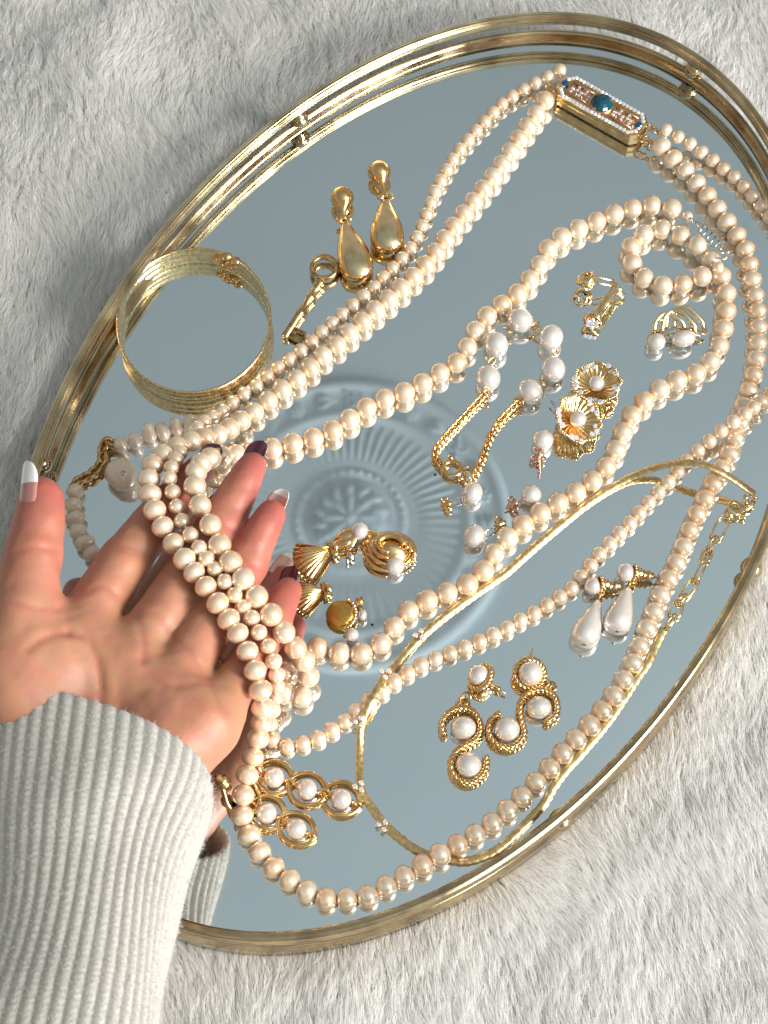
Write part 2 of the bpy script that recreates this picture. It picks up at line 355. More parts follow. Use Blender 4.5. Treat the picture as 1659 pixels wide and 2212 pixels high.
# ------------------------------------------------------------------ hand
def rcone(p, a, b, r0, r1):
    ba = b-a; L2 = ba@ba; h = np.clip(((p-a)@ba)/L2, 0, 1); h = h.astype(np.float32)
    d = p-a-h[..., None]*ba.astype(np.float32); return np.sqrt((d*d).sum(-1)) - (r0+(r1-r0)*h)
def smin(a, b, k):
    h = np.clip(.5+.5*(b-a)/k, 0, 1); return b*(1-h)+a*h-k*h*(1-h)
def surface_nets(F, org, h):
    S = F < 0; nx, ny, nz = F.shape
    c = [S[i:nx-1+i, j:ny-1+j, k:nz-1+k] for i in (0, 1) for j in (0, 1) for k in (0, 1)]
    cnt = sum(q.astype(np.int8) for q in c); act = (cnt > 0) & (cnt < 8)
    idx = -np.ones(act.shape, int); ii = np.argwhere(act); idx[act] = np.arange(len(ii))
    acc = np.zeros((len(ii), 3)); wt = np.zeros(len(ii))
    cor = [(i, j, k) for i in (0, 1) for j in (0, 1) for k in (0, 1)]
    for a in cor:
        for b in cor:
            if sum(b)-sum(a) == 1 and all(q >= p for p, q in zip(a, b)):
                fa = F[ii[:, 0]+a[0], ii[:, 1]+a[1], ii[:, 2]+a[2]]; fb = F[ii[:, 0]+b[0], ii[:, 1]+b[1], ii[:, 2]+b[2]]
                m_ = (fa < 0) != (fb < 0); t = np.where(m_, fa/np.where(m_, fa-fb, 1), 0)
                acc += m_[:, None]*(np.array(a)+t[:, None]*(np.array(b)-np.array(a))); wt += m_
    v = (ii+acc/wt[:, None])*h+org; faces = []
    for ax in range(3):
        sl0 = [slice(1, -1)]*3; sl0[ax] = slice(0, -1); sl1 = list(sl0); sl1[ax] = slice(1, None)
        A = S[tuple(sl0)]; B = S[tuple(sl1)]; e = np.argwhere(A != B); flip = A[A != B]
        off = [1, 1, 1]; off[ax] = 0; e = e+off
        u_, v_ = [(1, 2), (2, 0), (0, 1)][ax]; q = []
        for du, dv in ((-1, -1), (0, -1), (0, 0), (-1, 0)):
            p = e.copy(); p[:, u_] += du; p[:, v_] += dv; q.append(idx[p[:, 0], p[:, 1], p[:, 2]])
        q = np.stack(q, 1); q[~flip] = q[~flip][:, ::-1]; faces.append(q)
    return v, np.vstack(faces)
FING = {'index': [(172, 1368, 32, 10.5), (268, 1212, 29, 8.9), (362, 1098, 25, 8.0), (430, 1016, 22, 5.6)],
        'middle': [(272, 1440, 31, 10.5), (398, 1262, 28, 8.9), (480, 1128, 27, 8.3), (545, 1008, 29, 5.4)],
        'ring': [(365, 1500, 31, 10.2), (455, 1345, 27, 8.6), (533, 1212, 26, 8.0), (586, 1110, 30, 5.2)],
        'pinky': [(448, 1560, 29, 9.8), (520, 1462, 25, 7.6), (586, 1350, 20, 7.1), (623, 1275, 18, 4.9)],
        'thumb': [(24, 1475, 38, 15.0), (52, 1318, 42, 11.8), (72, 1190, 45, 9.9), (86, 1072, 47, 7.2)]}
FP = {k: [P(a, b, c) for a, b, c, r in v] for k, v in FING.items()}
W_ = [P(70, 1650, 29), P(155, 1685, 29), P(250, 1695, 28), P(335, 1680, 28)]; W2 = [P(110, 1850, 31), P(160, 1870, 31), P(210, 1875, 31), P(255, 1870, 31)]
allp = np.vstack([np.vstack(list(FP.values())), W_, W2]); lo = allp.min(0)-18; hi = allp.max(0)+18
H_ = 1.05; gx = [np.arange(lo[k], hi[k], H_) for k in range(3)]
Q = np.stack(np.meshgrid(*gx, indexing='ij'), -1).astype(np.float32)
palm = None
def add(d, k=9.0):
    global palm
    palm = d if palm is None else smin(palm, d, k)
for i, f in enumerate(('index', 'middle', 'ring', 'pinky')):
    add(rcone(Q, W_[i], FP[f][0], 11.5, 10.2)); add(rcone(Q, W2[i], W_[i], 11.0, 11.0))
add(rcone(Q, P(60, 1560, 34), P(110, 1440, 37), 13.5, 13), 10)
add(rcone(Q, P(330, 1630, 32), P(420, 1560, 31), 12.5, 11.0), 10)
add(rcone(Q, P(185, 1385, 33), P(430, 1560, 31), 9.5, 9.0), 8)
res = None
for f, k in (('index', 6.), ('middle', 6.), ('ring', 6.), ('pinky', 5.), ('thumb', 9.)):
    J = FP[f]; R_ = [q[3] for q in FING[f]]; d = None
    for i in range(3):
        c_ = rcone(Q, J[i], J[i+1], R_[i], R_[i+1]); d = c_ if d is None else smin(d, c_, 2.0)
        # finger pads swell on the palm side
    mid = lambda a, b, t: a+(b-a)*t
    upv = np.array([0, -.12, .99])
    if f != 'thumb':
        for i, t, s in ((0, .68, .62), (1, .5, .70), (2, .55, .78)):
            r = (R_[i]+(R_[i+1]-R_[i])*t); c_ = rcone(Q, mid(J[i], J[i+1], t-.2)+upv*r*.36, mid(J[i], J[i+1], t+.2)+upv*r*.36, r*.74, r*.70); d = smin(d, c_, 3.0)
    else:
        r = R_[3]; c_ = rcone(Q, mid(J[2], J[3], .5)+np.array([1.6, 0, 1.0]), mid(J[2], J[3], .85)+np.array([1.6, 0, 1.0]), 8.2, 7.2); d = smin(d, c_, 3.0)
    hnd = smin(palm, d, k); res = hnd if res is None else smin(res, hnd, .9)
V, FQ = surface_nets(res.astype(np.float64), np.array([gx[0][0], gx[1][0], gx[2][0]]), H_)
del Q, res, palm
ed = np.vstack([FQ[:, [0, 1]], FQ[:, [1, 2]], FQ[:, [2, 3]], FQ[:, [3, 0]]])
def smooth_v(V, it, lam=.5):
    deg = np.bincount(ed.ravel(), minlength=len(V))[:, None]
    for _ in range(it):
        s = np.zeros_like(V)
        for k in range(3): s[:, k] = np.bincount(ed[:, 0], V[ed[:, 1], k], len(V))+np.bincount(ed[:, 1], V[ed[:, 0], k], len(V))
        V = V+lam*(s/deg-V)
    return V
def normals(V):
    n = np.cross(V[FQ[:, 2]]-V[FQ[:, 0]], V[FQ[:, 3]]-V[FQ[:, 1]]); N = np.zeros_like(V)
    for k in range(4):
        for a in range(3): N[:, a] += np.bincount(FQ[:, k], n[:, a], len(V))
    return N/(np.linalg.norm(N, axis=1)[:, None]+1e-9)
V = smooth_v(V, 3)
NV = normals(V)
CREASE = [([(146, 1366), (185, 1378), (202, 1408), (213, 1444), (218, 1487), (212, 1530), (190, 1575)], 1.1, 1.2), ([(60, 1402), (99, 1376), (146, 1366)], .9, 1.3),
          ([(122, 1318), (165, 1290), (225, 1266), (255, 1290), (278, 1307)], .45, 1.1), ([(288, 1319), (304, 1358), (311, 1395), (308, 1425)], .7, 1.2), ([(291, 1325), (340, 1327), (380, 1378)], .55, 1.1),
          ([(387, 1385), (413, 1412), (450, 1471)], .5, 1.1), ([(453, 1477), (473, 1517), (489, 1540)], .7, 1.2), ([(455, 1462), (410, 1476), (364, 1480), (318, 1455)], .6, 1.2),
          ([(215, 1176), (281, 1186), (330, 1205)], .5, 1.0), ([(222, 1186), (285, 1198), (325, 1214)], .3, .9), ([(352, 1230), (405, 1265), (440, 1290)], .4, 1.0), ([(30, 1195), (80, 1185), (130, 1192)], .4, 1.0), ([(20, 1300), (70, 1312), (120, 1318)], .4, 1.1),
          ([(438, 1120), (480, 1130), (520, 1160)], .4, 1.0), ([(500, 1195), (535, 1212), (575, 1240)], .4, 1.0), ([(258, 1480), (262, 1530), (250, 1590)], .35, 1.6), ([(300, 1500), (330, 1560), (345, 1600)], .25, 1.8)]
rel = V-CAM; dep = -(rel@BK); UX = CX+FPX*(rel@RT)/dep; UY = CY-FPX*(rel@UP)/dep
facing = np.clip((NV*(CAM-V)).sum(1)/np.linalg.norm(CAM-V, axis=1), 0, 1)
red = np.zeros(len(V)); disp = np.zeros(len(V))
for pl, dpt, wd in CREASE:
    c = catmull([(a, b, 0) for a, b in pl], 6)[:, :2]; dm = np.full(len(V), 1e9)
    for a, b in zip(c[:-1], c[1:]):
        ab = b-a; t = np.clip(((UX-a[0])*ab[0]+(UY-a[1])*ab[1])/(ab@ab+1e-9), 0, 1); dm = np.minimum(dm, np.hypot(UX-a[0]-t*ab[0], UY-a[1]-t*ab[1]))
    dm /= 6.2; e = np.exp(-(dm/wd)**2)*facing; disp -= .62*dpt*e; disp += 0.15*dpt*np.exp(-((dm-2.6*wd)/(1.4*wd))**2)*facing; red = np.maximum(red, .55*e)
disp += .08*vnoise(V[:, 0]+V[:, 2], V[:, 1], 2.6, 21)+.14*vnoise(V[:, 0], V[:, 1]-V[:, 2], 6., 22)
V = V+NV*disp[:, None]; V = smooth_v(V, 1, .4)
# flush: finger ends and the heel of the thumb are pinker skin
fl = np.zeros(len(V))
for f in FING:
    d1 = np.linalg.norm(V-FP[f][3], axis=1); d2 = np.linalg.norm(V-FP[f][2], axis=1)
    fl = np.maximum(fl, np.clip(1-d1/34, 0, 1)); fl = np.maximum(fl, .6*np.clip(1-d2/24, 0, 1))
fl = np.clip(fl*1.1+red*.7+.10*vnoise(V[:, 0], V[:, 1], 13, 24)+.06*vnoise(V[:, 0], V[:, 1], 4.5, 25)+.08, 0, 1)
M['skin'] = mat('skin', (.7, .4, .28), .46, 0.0, Subsurface_Weight=.35, Subsurface_Scale=.0025, Specular_IOR_Level=.4)
N, L, b = nodes(M['skin']); b.inputs['Subsurface Radius'].default_value = (1.0, .32, .18)
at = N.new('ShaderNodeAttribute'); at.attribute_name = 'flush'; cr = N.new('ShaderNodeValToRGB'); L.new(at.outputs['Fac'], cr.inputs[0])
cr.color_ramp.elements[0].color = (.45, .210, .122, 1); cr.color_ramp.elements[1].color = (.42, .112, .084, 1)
tc = N.new('ShaderNodeTexCoord'); no = N.new('ShaderNodeTexNoise'); no.inputs['Scale'].default_value = 170; no.inputs['Detail'].default_value = 5; L.new(tc.outputs['Object'], no.inputs[0])
mx = N.new('ShaderNodeMix'); mx.data_type = 'RGBA'; mx.blend_type = 'OVERLAY'; mx.inputs[0].default_value = .18; L.new(cr.outputs[0], mx.inputs[6]); L.new(no.outputs['Color'], mx.inputs[7]); L.new(mx.outputs[2], b.inputs['Base Color'])
vo = N.new('ShaderNodeTexVoronoi'); vo.inputs['Scale'].default_value = 900; L.new(tc.outputs['Object'], vo.inputs[0]); bp = N.new('ShaderNodeBump'); bp.inputs['Strength'].default_value = .13; bp.inputs['Distance'].default_value = .0003
L.new(vo.outputs[0], bp.inputs['Height']); L.new(bp.outputs[0], b.inputs['Normal'])
me = bpy.data.meshes.new('person'); me.from_pydata((V*MM).tolist(), [], FQ.tolist()); me.update(); me.polygons.foreach_set('use_smooth', [True]*len(me.polygons))
fa = me.attributes.new('flush', 'FLOAT', 'POINT'); fa.data.foreach_set('value', fl.astype(np.float32))
person = link('person', me, 'skin'); tag(person, 'open left hand in a cream ribbed knit sleeve, holding up pearl strands across its fingers', 'person')

# nails: long almond shapes with their own curve and thickness
M['nail_dark'] = mat('plum_nail', (.10, .012, .035), .12, 0.0, Coat_Weight=.8); M['nail_pink'] = mat('pink_nail', (.62, .36, .29), .14, 0.0, Coat_Weight=.8, Subsurface_Weight=.3, Subsurface_Scale=.002)
M['nail_mauve'] = mat('mauve_nail', (.44, .20, .165), .14, 0.0, Coat_Weight=.8); M['nail_white'] = mat('white_nail_tip', (.80, .76, .74), .14, 0.0, Coat_Weight=.8)
def nail(base, dr, nrm, wid, leng, m0, m1=None, split=.6, bend=1.6):
    dr = np.asarray(dr, float); dr /= np.linalg.norm(dr); nrm = np.asarray(nrm, float); nrm -= dr*(nrm@dr); nrm /= np.linalg.norm(nrm); sd = np.cross(dr, nrm)
    def patch(u0, u1):
        rows = []
        for off in (0, -.55):
            grid = []
            for u in np.linspace(u0, u1, 12):
                ww = wid*min(1, (u*7+.55))*(1 if u < .5 else math.sqrt(max(0, 1-((u-.5)/.5)**2.6))*.98+.02) if u < 1 else .05
                grid.append([np.asarray(base)+dr*leng*u+sd*ww*v+nrm*(off-.42*wid*(ww/wid)**2*v*v*1.0-bend*u*u) for v in np.linspace(-1, 1, 11)])
            rows.append(grid)
        A, B = np.array(rows[0]), np.array(rows[1]); ring = np.concatenate([A, B[:, ::-1]], 1)
        return G().grid(ring, closed_v=True)
    n0 = patch(0, split if m1 else 1.0).obj('nail', m0, person)
    if m1: patch(split, 1.0).obj('nail_tip', m1, n0)
J = FP
def ndir(f): return J[f][3]-J[f][2]
nail(J['thumb'][3]+np.array([-5.0, -9.5, 5.6]), (P(56, 994, 53)-P(46, 1110, 50)), (-.72, -.05, .68), 5.0, 19.5, 'nail_mauve', 'nail_white', .58, 0.4)
nail(P(430, 1030, 17), P(470, 975, 19)-P(430, 1030, 16), (.45, .1, -.9), 4.6, 14, 'nail_dark', None, .6, .8)
nail(P(538, 1032, 24.5), P(566, 962, 28)-P(538, 1032, 24.5), (.55, .25, -.80), 4.5, 14.5, 'nail_pink', 'nail_dark', .42, 0.)
nail(P(584, 1132, 25), P(612, 1070, 29)-P(584, 1132, 25), (.5, .2, -.85), 4.3, 13.5, 'nail_pink', 'nail_white', .80, 0.)
nail(P(622, 1292, 14), P(636, 1238, 18)-P(622, 1292, 14), (.6, .1, -.75), 4.3, 12, 'nail_dark', None, .5, .3)

# sleeve: ribbed tube with a turned-in cuff
M['knit'] = noisy(mat('cream_knit', (.74, .69, .62), .9, 0.0, Sheen_Weight=.4, Sheen_Roughness=.5, Specular_IOR_Level=.1), 1500, (.44, .41, .365), (.52, .485, .435), detail=3, bump=.6, dist=.0004)
NA, NS, RIB = 640, 150, 50
ax_c = catmull([P(200, 1655, 28), P(178, 1800, 37), P(150, 1990, 49), P(110, 2200, 58), P(70, 2430, 70), P(40, 2640, 84)], 30)
axl = resample(ax_c, (np.linalg.norm(np.diff(ax_c, axis=0), axis=1).sum())/NS); tg = np.gradient(axl, axis=0); tg /= np.linalg.norm(tg, axis=1)[:, None]
a = np.arange(NA)*2*math.pi/NA; rows = []
sL = np.linspace(0, 1, len(axl))
def ring(k, depth=0.0, inset=0.0, rib=1.0):
    s = sL[k]; c = axl[k]; t = tg[k]; side = np.cross((0, 0, 1), t)*-1; side /= np.linalg.norm(side)
    if side[0] < 0: side = -side
    up = np.cross(side, t); up = up if up[2] > 0 else -up
    rx = 36+.0*s+5.0*math.exp(-(s/.2)**2)-4.0*math.exp(-((s-.42)/.22)**2)-inset; rz = np.interp(s, (0, .1, .3, 1), (26.5, 25, 23, 30))-inset
    ca_, sa_ = np.cos(a), np.sin(a)
    wob = .9*np.sin(3*a+9*s)+.7*np.sin(2*a-14*s+1)
    rb = .75*rib*(np.abs(np.cos(a*RIB/2+.5*np.sin(5*s)))-.55)
    fold = np.exp(-((s-.16)/.08)**2)*.8*np.sin(5*a+1.3)
    rr = wob+rb+fold
    sh = np.exp(-s*7)*(13*ca_ - 9*sa_)
    return c+np.outer((rx+rr)*ca_, side)+np.outer((rz+rr)*np.sign(sa_)*np.abs(sa_)**.72, up)+np.outer(sh+depth, t)
for dpt, ins in ((38, 9.0), (24, 6.2), (12, 4.4), (4, 3.2), (.8, 2.4), (-.4, 1.4), (-.5, .7)): rows.append(ring(0, dpt, ins, 1.0 if ins < 5 else .3))
for k in range(len(axl)): rows.append(ring(k))
rows = np.array(rows); g = G(); g.grid(rows, closed_v=True); slv = g.obj('sleeve', 'knit', person)
# stitch relief: a V of yarn repeated up every rib, from coordinates stored on the knit
nr = len(rows); at_u = slv.data.attributes.new('rib', 'FLOAT', 'POINT'); at_v = slv.data.attributes.new('course', 'FLOAT', 'POINT')
ribc = np.abs(((np.arange(NA)/NA*RIB/2+.25) % .5)*2-.5)*2; crs = np.r_[0, np.cumsum(np.linalg.norm(np.diff(rows.mean(1), axis=0), axis=1))]
at_u.data.foreach_set('value', np.tile(ribc, nr).astype(np.float32)); at_v.data.foreach_set('value', np.repeat(crs, NA).astype(np.float32))
N, L, b = nodes(M['knit']); a1 = N.new('ShaderNodeAttribute'); a1.attribute_name = 'rib'; a2 = N.new('ShaderNodeAttribute'); a2.attribute_name = 'course'
def mth(op, x0, x1):
    q = N.new('ShaderNodeMath'); q.operation = op
    for i_, x_ in enumerate((x0, x1)):
        if hasattr(x_, 'links'): L.new(x_, q.inputs[i_])
        elif x_ is not None: q.inputs[i_].default_value = x_
    return q.outputs[0]
hgt = mth('SINE', mth('ADD', mth('MULTIPLY', a2.outputs['Fac'], 2*math.pi/2.3), mth('MULTIPLY', a1.outputs['Fac'], 2.6)), None)
b2 = N.new('ShaderNodeBump'); b2.inputs['Strength'].default_value = .14; b2.inputs['Distance'].default_value = .0004; L.new(hgt, b2.inputs['Height'])
old = b.inputs['Normal'].links[0].from_node; L.new(old.outputs[0], b2.inputs['Normal']); L.new(b2.outputs[0], b.inputs['Normal'])
# loose fuzz standing off the yarn
NZ = 42000; ri = rng.integers(6, int(nr*.86), NZ); ai = rng.integers(0, NA, NZ); p0 = rows[ri, ai]; du = rows[ri, (ai+1) % NA]-p0; dv = rows[np.minimum(ri+1, nr-1), ai]-p0
nn = np.cross(du, dv); nn /= np.linalg.norm(nn, axis=1)[:, None]; nn *= np.sign(((p0-rows[ri].mean(1))*nn).sum(1))[:, None]
dirr = nn*.5+rng.normal(0, .7, (NZ, 3)); dirr /= np.linalg.norm(dirr, axis=1)[:, None]; lz = rng.uniform(.6, 1.9, NZ)[:, None]
fz = np.stack([p0-nn*.1, p0+dirr*lz*.5+rng.normal(0, .15, (NZ, 3)), p0+dirr*lz+rng.normal(0, .35, (NZ, 3))], 1)
fc_ = bpy.data.hair_curves.new('fuzz'); fc_.add_curves([3]*NZ); fc_.attributes['position'].data.foreach_set('vector', (fz.reshape(-1)*MM).astype(np.float32))
ra = fc_.attributes.get('radius') or fc_.attributes.new('radius', 'FLOAT', 'POINT'); ra.data.foreach_set('value', np.tile(np.array([.035, .03, .012])*MM, NZ).astype(np.float32))
M['fuzz'] = mat('cream_fuzz', (.56, .53, .48), .9, 0.0, Specular_IOR_Level=.1); fc_.materials.append(M['fuzz']); fzo = bpy.data.objects.new('fuzz', fc_); COL.objects.link(fzo); fzo.parent = slv; fzo['kind'] = 'stuff'
# ------------------------------------------------------------------ necklace with jewelled clasp: one strand of large, one of small pearls
neck = thing('pearl_necklace', 'two-strand cream pearl necklace with long jewelled clasp holding a teal stone', 'necklace')
small = [(1209,152,6),(1181,167,5),(1155,180,4),(1129,195,3.5),(1091,219),(1058,251),(1018,294),(985,334),(965,367),(942,410),(929,443),(912,489),(899,516),(883,542),(869,558),(846,582),(826,601),(805,623),(780,644),(759,661),(737,681),(714,701),(691,720),(671,740),(648,759),(623,778),(598,795),(575,815),(554,833),(529,849),(506,866),(483,886,4),(463,899,6),(445,909,9),(431,920,12),(415,938,17),(400,960,23),(386,982,29),(374,1003,33),(366,1026,36),(371,1055,37),(379,1084,37),(388,1114,36),(402,1142,35),(423,1172,33),(441,1200,34),(464,1228,36),(485,1255,35),(505,1283,33),(527,1313,34),(547,1340,35),(562,1371,34),(582,1400,31),(592,1431,28),(598,1462,23),(598,1492,17),(592,1516,12),(588,1540,8),(583,1564,5),(584,1588,3.5),(597,1606,3),(615,1612),(636,1610),(663,1603),(692,1592),(719,1575),(746,1557),(775,1531),(797,1513),(824,1494),(846,1474),(874,1456),(899,1441),(927,1428),(959,1416),(988,1405),(1018,1393),(1046,1381),(1074,1367),(1104,1352),(1129,1336),(1160,1321),(1185,1305),(1210,1289),(1236,1270),(1254,1247),(1274,1223),(1292,1200),(1315,1177),(1335,1155),(1358,1132),(1380,1108),(1414,1071),(1441,1044),(1461,1021),(1484,994),(1505,976,4),(1527,957,5.5),(1552,935,8),(1580,914,10.5),(1610,894,10.5),(1633,876,8),(1660,855,5),(1700,800,3),(1722,720,3),(1722,620,3),(1700,540,3),(1665,473,3),(1641,443,3),(1623,420),(1603,398),(1582,378),(1557,360),(1534,341,3.5),(1510,325,4),(1487,308,5),(1462,294,6),(1438,281,6.5)]
strand(neck, small, 2.95, 5.75, 5.9, 5.7, 'seed')
large = [(1177,217,5),(1157,248,4.2),(1134,281),(1112,314),(1092,344),(1071,374),(1048,403),(1025,433),(1001,463),(978,493),(955,525),(932,558),(906,585),(879,611),(849,638),(821,661),(792,687),(760,714),(730,743),(699,767),(671,793),(641,819),(608,843),(575,869),(547,892,4.5),(517,912,7),(487,931,11),(455,943,16),(425,950,21),(394,960,25),(365,975,28),(340,993,31),(325,1015,33),(322,1043,35),(327,1081,37),(342,1121,38),(363,1157,37),(388,1193,34),(414,1230,36),(443,1266,37),(470,1303,34),(495,1340,34),(518,1376,36),(540,1420,33),(556,1465,31),(566,1510,26),(567,1551,19),(559,1587,12),(551,1622,8.5),(540,1652,9),(531,1687,10),(525,1721,9),(523,1760,6),(537,1802,4),(559,1839),(588,1871),(622,1899),(661,1925),(702,1942),(747,1942),(793,1937),(833,1915),(869,1895),(906,1874,4.6),(942,1851,5.5),(982,1828,4.6),(1021,1806),(1058,1783),(1092,1755),(1124,1725),(1153,1695),(1185,1662),(1213,1630),(1241,1600),(1271,1570),(1299,1537),(1325,1504),(1348,1467),(1368,1429),(1383,1391),(1400,1352),(1416,1314),(1430,1277),(1449,1239),(1467,1205),(1482,1167),(1497,1128),(1517,1090),(1536,1053),(1556,1018),(1574,985),(1588,946),(1600,905),(1611,862),(1623,830),(1632,794),(1636,758),(1639,717),(1638,678),(1632,639),(1624,601),(1617,562),(1606,529),(1582,496),(1558,464),(1534,430),(1506,398),(1481,370,4.2),(1454,344,5),(1428,317,6)]
strand(neck, large, 4.0, 7.15, 8.1, 7.25, 'pearl')
# the clasp
cc = P(1300, 226, 8.0); X_ = P(1390, 277, 8.0)-P(1211, 176, 8.0); hl = np.linalg.norm(X_)/2; X_ /= np.linalg.norm(X_); Z_ = np.array([0, 0, 1.0]); Y_ = np.cross(Z_, X_)
def loc(u, v, z): return cc+X_*u+Y_*v+Z_*(z-8.0)
HW = 6.0
out = [(-hl, -3.4), (-hl+2.6, -HW), (hl-2.6, -HW), (hl, -3.4), (hl, 3.4), (hl-2.6, HW), (-hl+2.6, HW), (-hl, 3.4)]
def octa(g, zs, scs):
    g.grid(np.array([[loc(u*s if abs(u) < 99 else u, v*s, z) for u, v in out] for z, s in zip(zs, scs)]), closed_v=True)
    o = g.n-8; g.f.append(tuple(range(o, o+8)))
g = G(); octa(g, (1.0, 1.2, 3.8, 4.3, 4.8, 7.2, 7.7), (.96, 1.0, 1.0, 1.03, 1.0, 1.0, .97)); clasp = g.obj('clasp', 'gold', neck, smooth=False)
me_g = {}
def stone(parent, name, c, r, mt, n=8, nrm=(0, 0, 1), h=.55):
    key = (mt, n, h)
    if key not in me_g:
        q = G(); q.gem((0, 0, 0), 1000.0, (0, 0, 1), n, h); me = q.mesh(name, smooth=False); me.materials.append(M[mt]); me_g[key] = me
    o = bpy.data.objects.new(name, me_g[key]); COL.objects.link(o); o.parent = parent; o.location = np.asarray(c)*MM; o.scale = (r*MM,)*3 if np.isscalar(r) else tuple(np.array(r)*MM)
    o.rotation_mode = 'QUATERNION'; o.rotation_quaternion = Vector(nrm).to_track_quat('Z', 'X') @ Matrix.Rotation(random.random()*6, 3, 'Z').to_quaternion(); return o
perim = []
poly = [np.array(q)*.90 for q in out]
for a, b in zip(poly, poly[1:]+poly[:1]):
    n = max(1, int(round(np.linalg.norm(b-a)/1.75)))
    perim += [a+(b-a)*k/n for k in range(n)]
for u, v in perim: stone(clasp, 'stone', loc(u, v, 8.0), .98, 'crystal')
g = G()
for s in (-1, 1):
    for q in (-1, 1): g.tube([loc(s*5.4, q*2.9, 7.9), loc(s*(hl-4.2), q*2.9, 7.9)], .42, 6)
    for k in range(4):
        u0 = s*(5.6+k*2.7); g.tube([loc(u0, -2.7, 7.8), loc(u0+s*2.7, 2.7, 7.8)], .3, 5); g.tube([loc(u0, 2.7, 7.8), loc(u0+s*2.7, -2.7, 7.8)], .3, 5)
g.lathe([(4.9, 0), (4.9, 1.0), (4.4, 1.6), (4.0, 1.2)], loc(0, 0, 7.6), (0, 0, 1), 24)
g.obj('lattice', 'rose', clasp)
for s in (-1, 1):
    for k in range(5):
        for v in (-1.6, 0, 1.6):
            if (k+int(v > 0)) % 2 == 0 or v == 0: stone(clasp, 'stone', loc(s*(6.4+k*1.9), v+.3*(k % 2), 8.0), .72, 'crystal')
g = G(); g.lathe([(4.7*r, h_) for r, h_ in ((.9, -.6), (1, 0), (.98, .5), (.84, 1.6), (.58, 2.5), (.3, 3.0), (.05, 3.1))], loc(0, 0, 8.8), (.1, .1, 1), 14); g.obj('centre_stone', 'blue', clasp, smooth=False)
for s in (-1, 1): stone(clasp, 'blue_stone', loc(s*(hl-2.2), 0, 8.5), 1.55, 'sapphire', 12)
g = G()
def ringlet(g, c, r, w, nrm, n=20):
    nrm = np.array(nrm, float); nrm /= np.linalg.norm(nrm); u = np.cross(nrm, (0, 0, 1) if abs(nrm[2]) < .9 else (1, 0, 0)); u /= np.linalg.norm(u); v = np.cross(nrm, u)
    t = np.arange(n)*2*math.pi/n; rr = np.broadcast_to(r, 2); g.tube(np.asarray(c)+rr[0]*np.outer(np.cos(t), u)+rr[1]*np.outer(np.sin(t), v), w, 7, closed=True)
for u, v, z in ((-hl-1.2, 3.2, 5), (-hl-1.6, -3.2, 4), (hl+1.4, 3.4, 5.5), (hl+1.4, -3.2, 5.5), (hl+3.4, 3.2, 6), (hl+3.4, -2.6, 6), (-hl-3.4, -3.0, 4.5)): ringlet(g, loc(u, v, z), 1.5, .38, X_*.3+Y_*random.uniform(-.5, .5)+Z_)
for v in (-2.6, 3.2): g.sphere(loc(hl+5.6, v, 6), 1.0, 10, 7)
g.obj('end_rings', 'gold', clasp)

# ------------------------------------------------------------------ long single strand
nb = thing('pearl_necklace', 'long single strand of round cream pearls with silver fishhook clasp, knotted in a small loop', 'necklace')
B = [(1451,450,4.6),(1402,444),(1352,454),(1309,470),(1263,489),(1221,507),(1186,535),(1164,575),(1139,611),(1107,644),(1064,671),(1033,705),(1011,747),(984,786),(942,810),(903,833),(860,853),(815,867),(772,893),(733,921),(690,942),(641,955),(594,968,4.2),(548,975,6),(505,984,11),(462,988,20),(432,1004,29),(420,1040,36),(431,1090,37),(456,1137,36),(479,1186,35),(511,1231,36),(547,1279,36),(581,1322,34),(613,1365,29),(640,1402,22),(659,1432,14),(666,1464,8),(658,1496,5),(636,1514,4),(615,1500,4),(612,1468,4),(625,1438,4.2),(648,1408,4.5),(682,1398,4),(724,1408),(770,1413),(815,1396),(848,1357),(881,1320),(922,1297),(968,1279),(1013,1259),(1049,1226),(1074,1186),(1106,1152),(1148,1120),(1194,1092),(1236,1068),(1276,1041),(1309,1008),(1332,968),(1348,929),(1372,886),(1408,853),(1451,826),(1497,810),(1534,783),(1556,740),(1565,694),(1570,651),(1562,605,4),(1538,565,4),(1504,528,6),(1461,505,5),(1420,496),(1377,516),(1359,551),(1383,594),(1424,616),(1471,615,4.2),(1516,597,6)]
strand(nb, B, 4.1, 8.05, 8.2, 8.1, 'pearl')
pearl(nb, P(1485, 468, 4.5), 4.6, 'pearl'); pearl(nb, P(1551, 577, 8), 4.6, 'pearl')
cl = G(); a0 = P(1500, 480, 6); b0 = P(1562, 548, 8); dv = b0-a0; t_ = np.linspace(0, 1, 25); sdv = np.cross(dv/np.linalg.norm(dv), (0, 0, 1))
for s in (-1, 1): cl.tube(a0+np.outer(t_, dv)+np.outer(2.6*np.sin(t_*math.pi)*s, sdv)+np.outer(1.4*np.sin(t_*math.pi), (0, 0, 1)), .5, 7)
for k in range(7): cl.tube([a0+dv*(k+.6)/8-sdv*2.4*math.sin((k+.6)/8*3.14)+np.array([0, 0, 1.2]), a0+dv*(k+1.4)/8+sdv*2.4*math.sin((k+1.4)/8*3.14)+np.array([0, 0, 1.6])], .32, 5)
clo = cl.obj('clasp', 'silver', nb)
h = G(); ringlet(h, P(1494, 474, 5), 1.3, .4, (1, .3, .6)); ringlet(h, P(1560, 560, 8), 1.4, .4, (.2, 1, .5)); h.sphere(P(1572, 545, 9), .9, 10, 6); h.sphere(P(1567, 557, 9), .9, 10, 6); h.obj('hook', 'silver', clo)

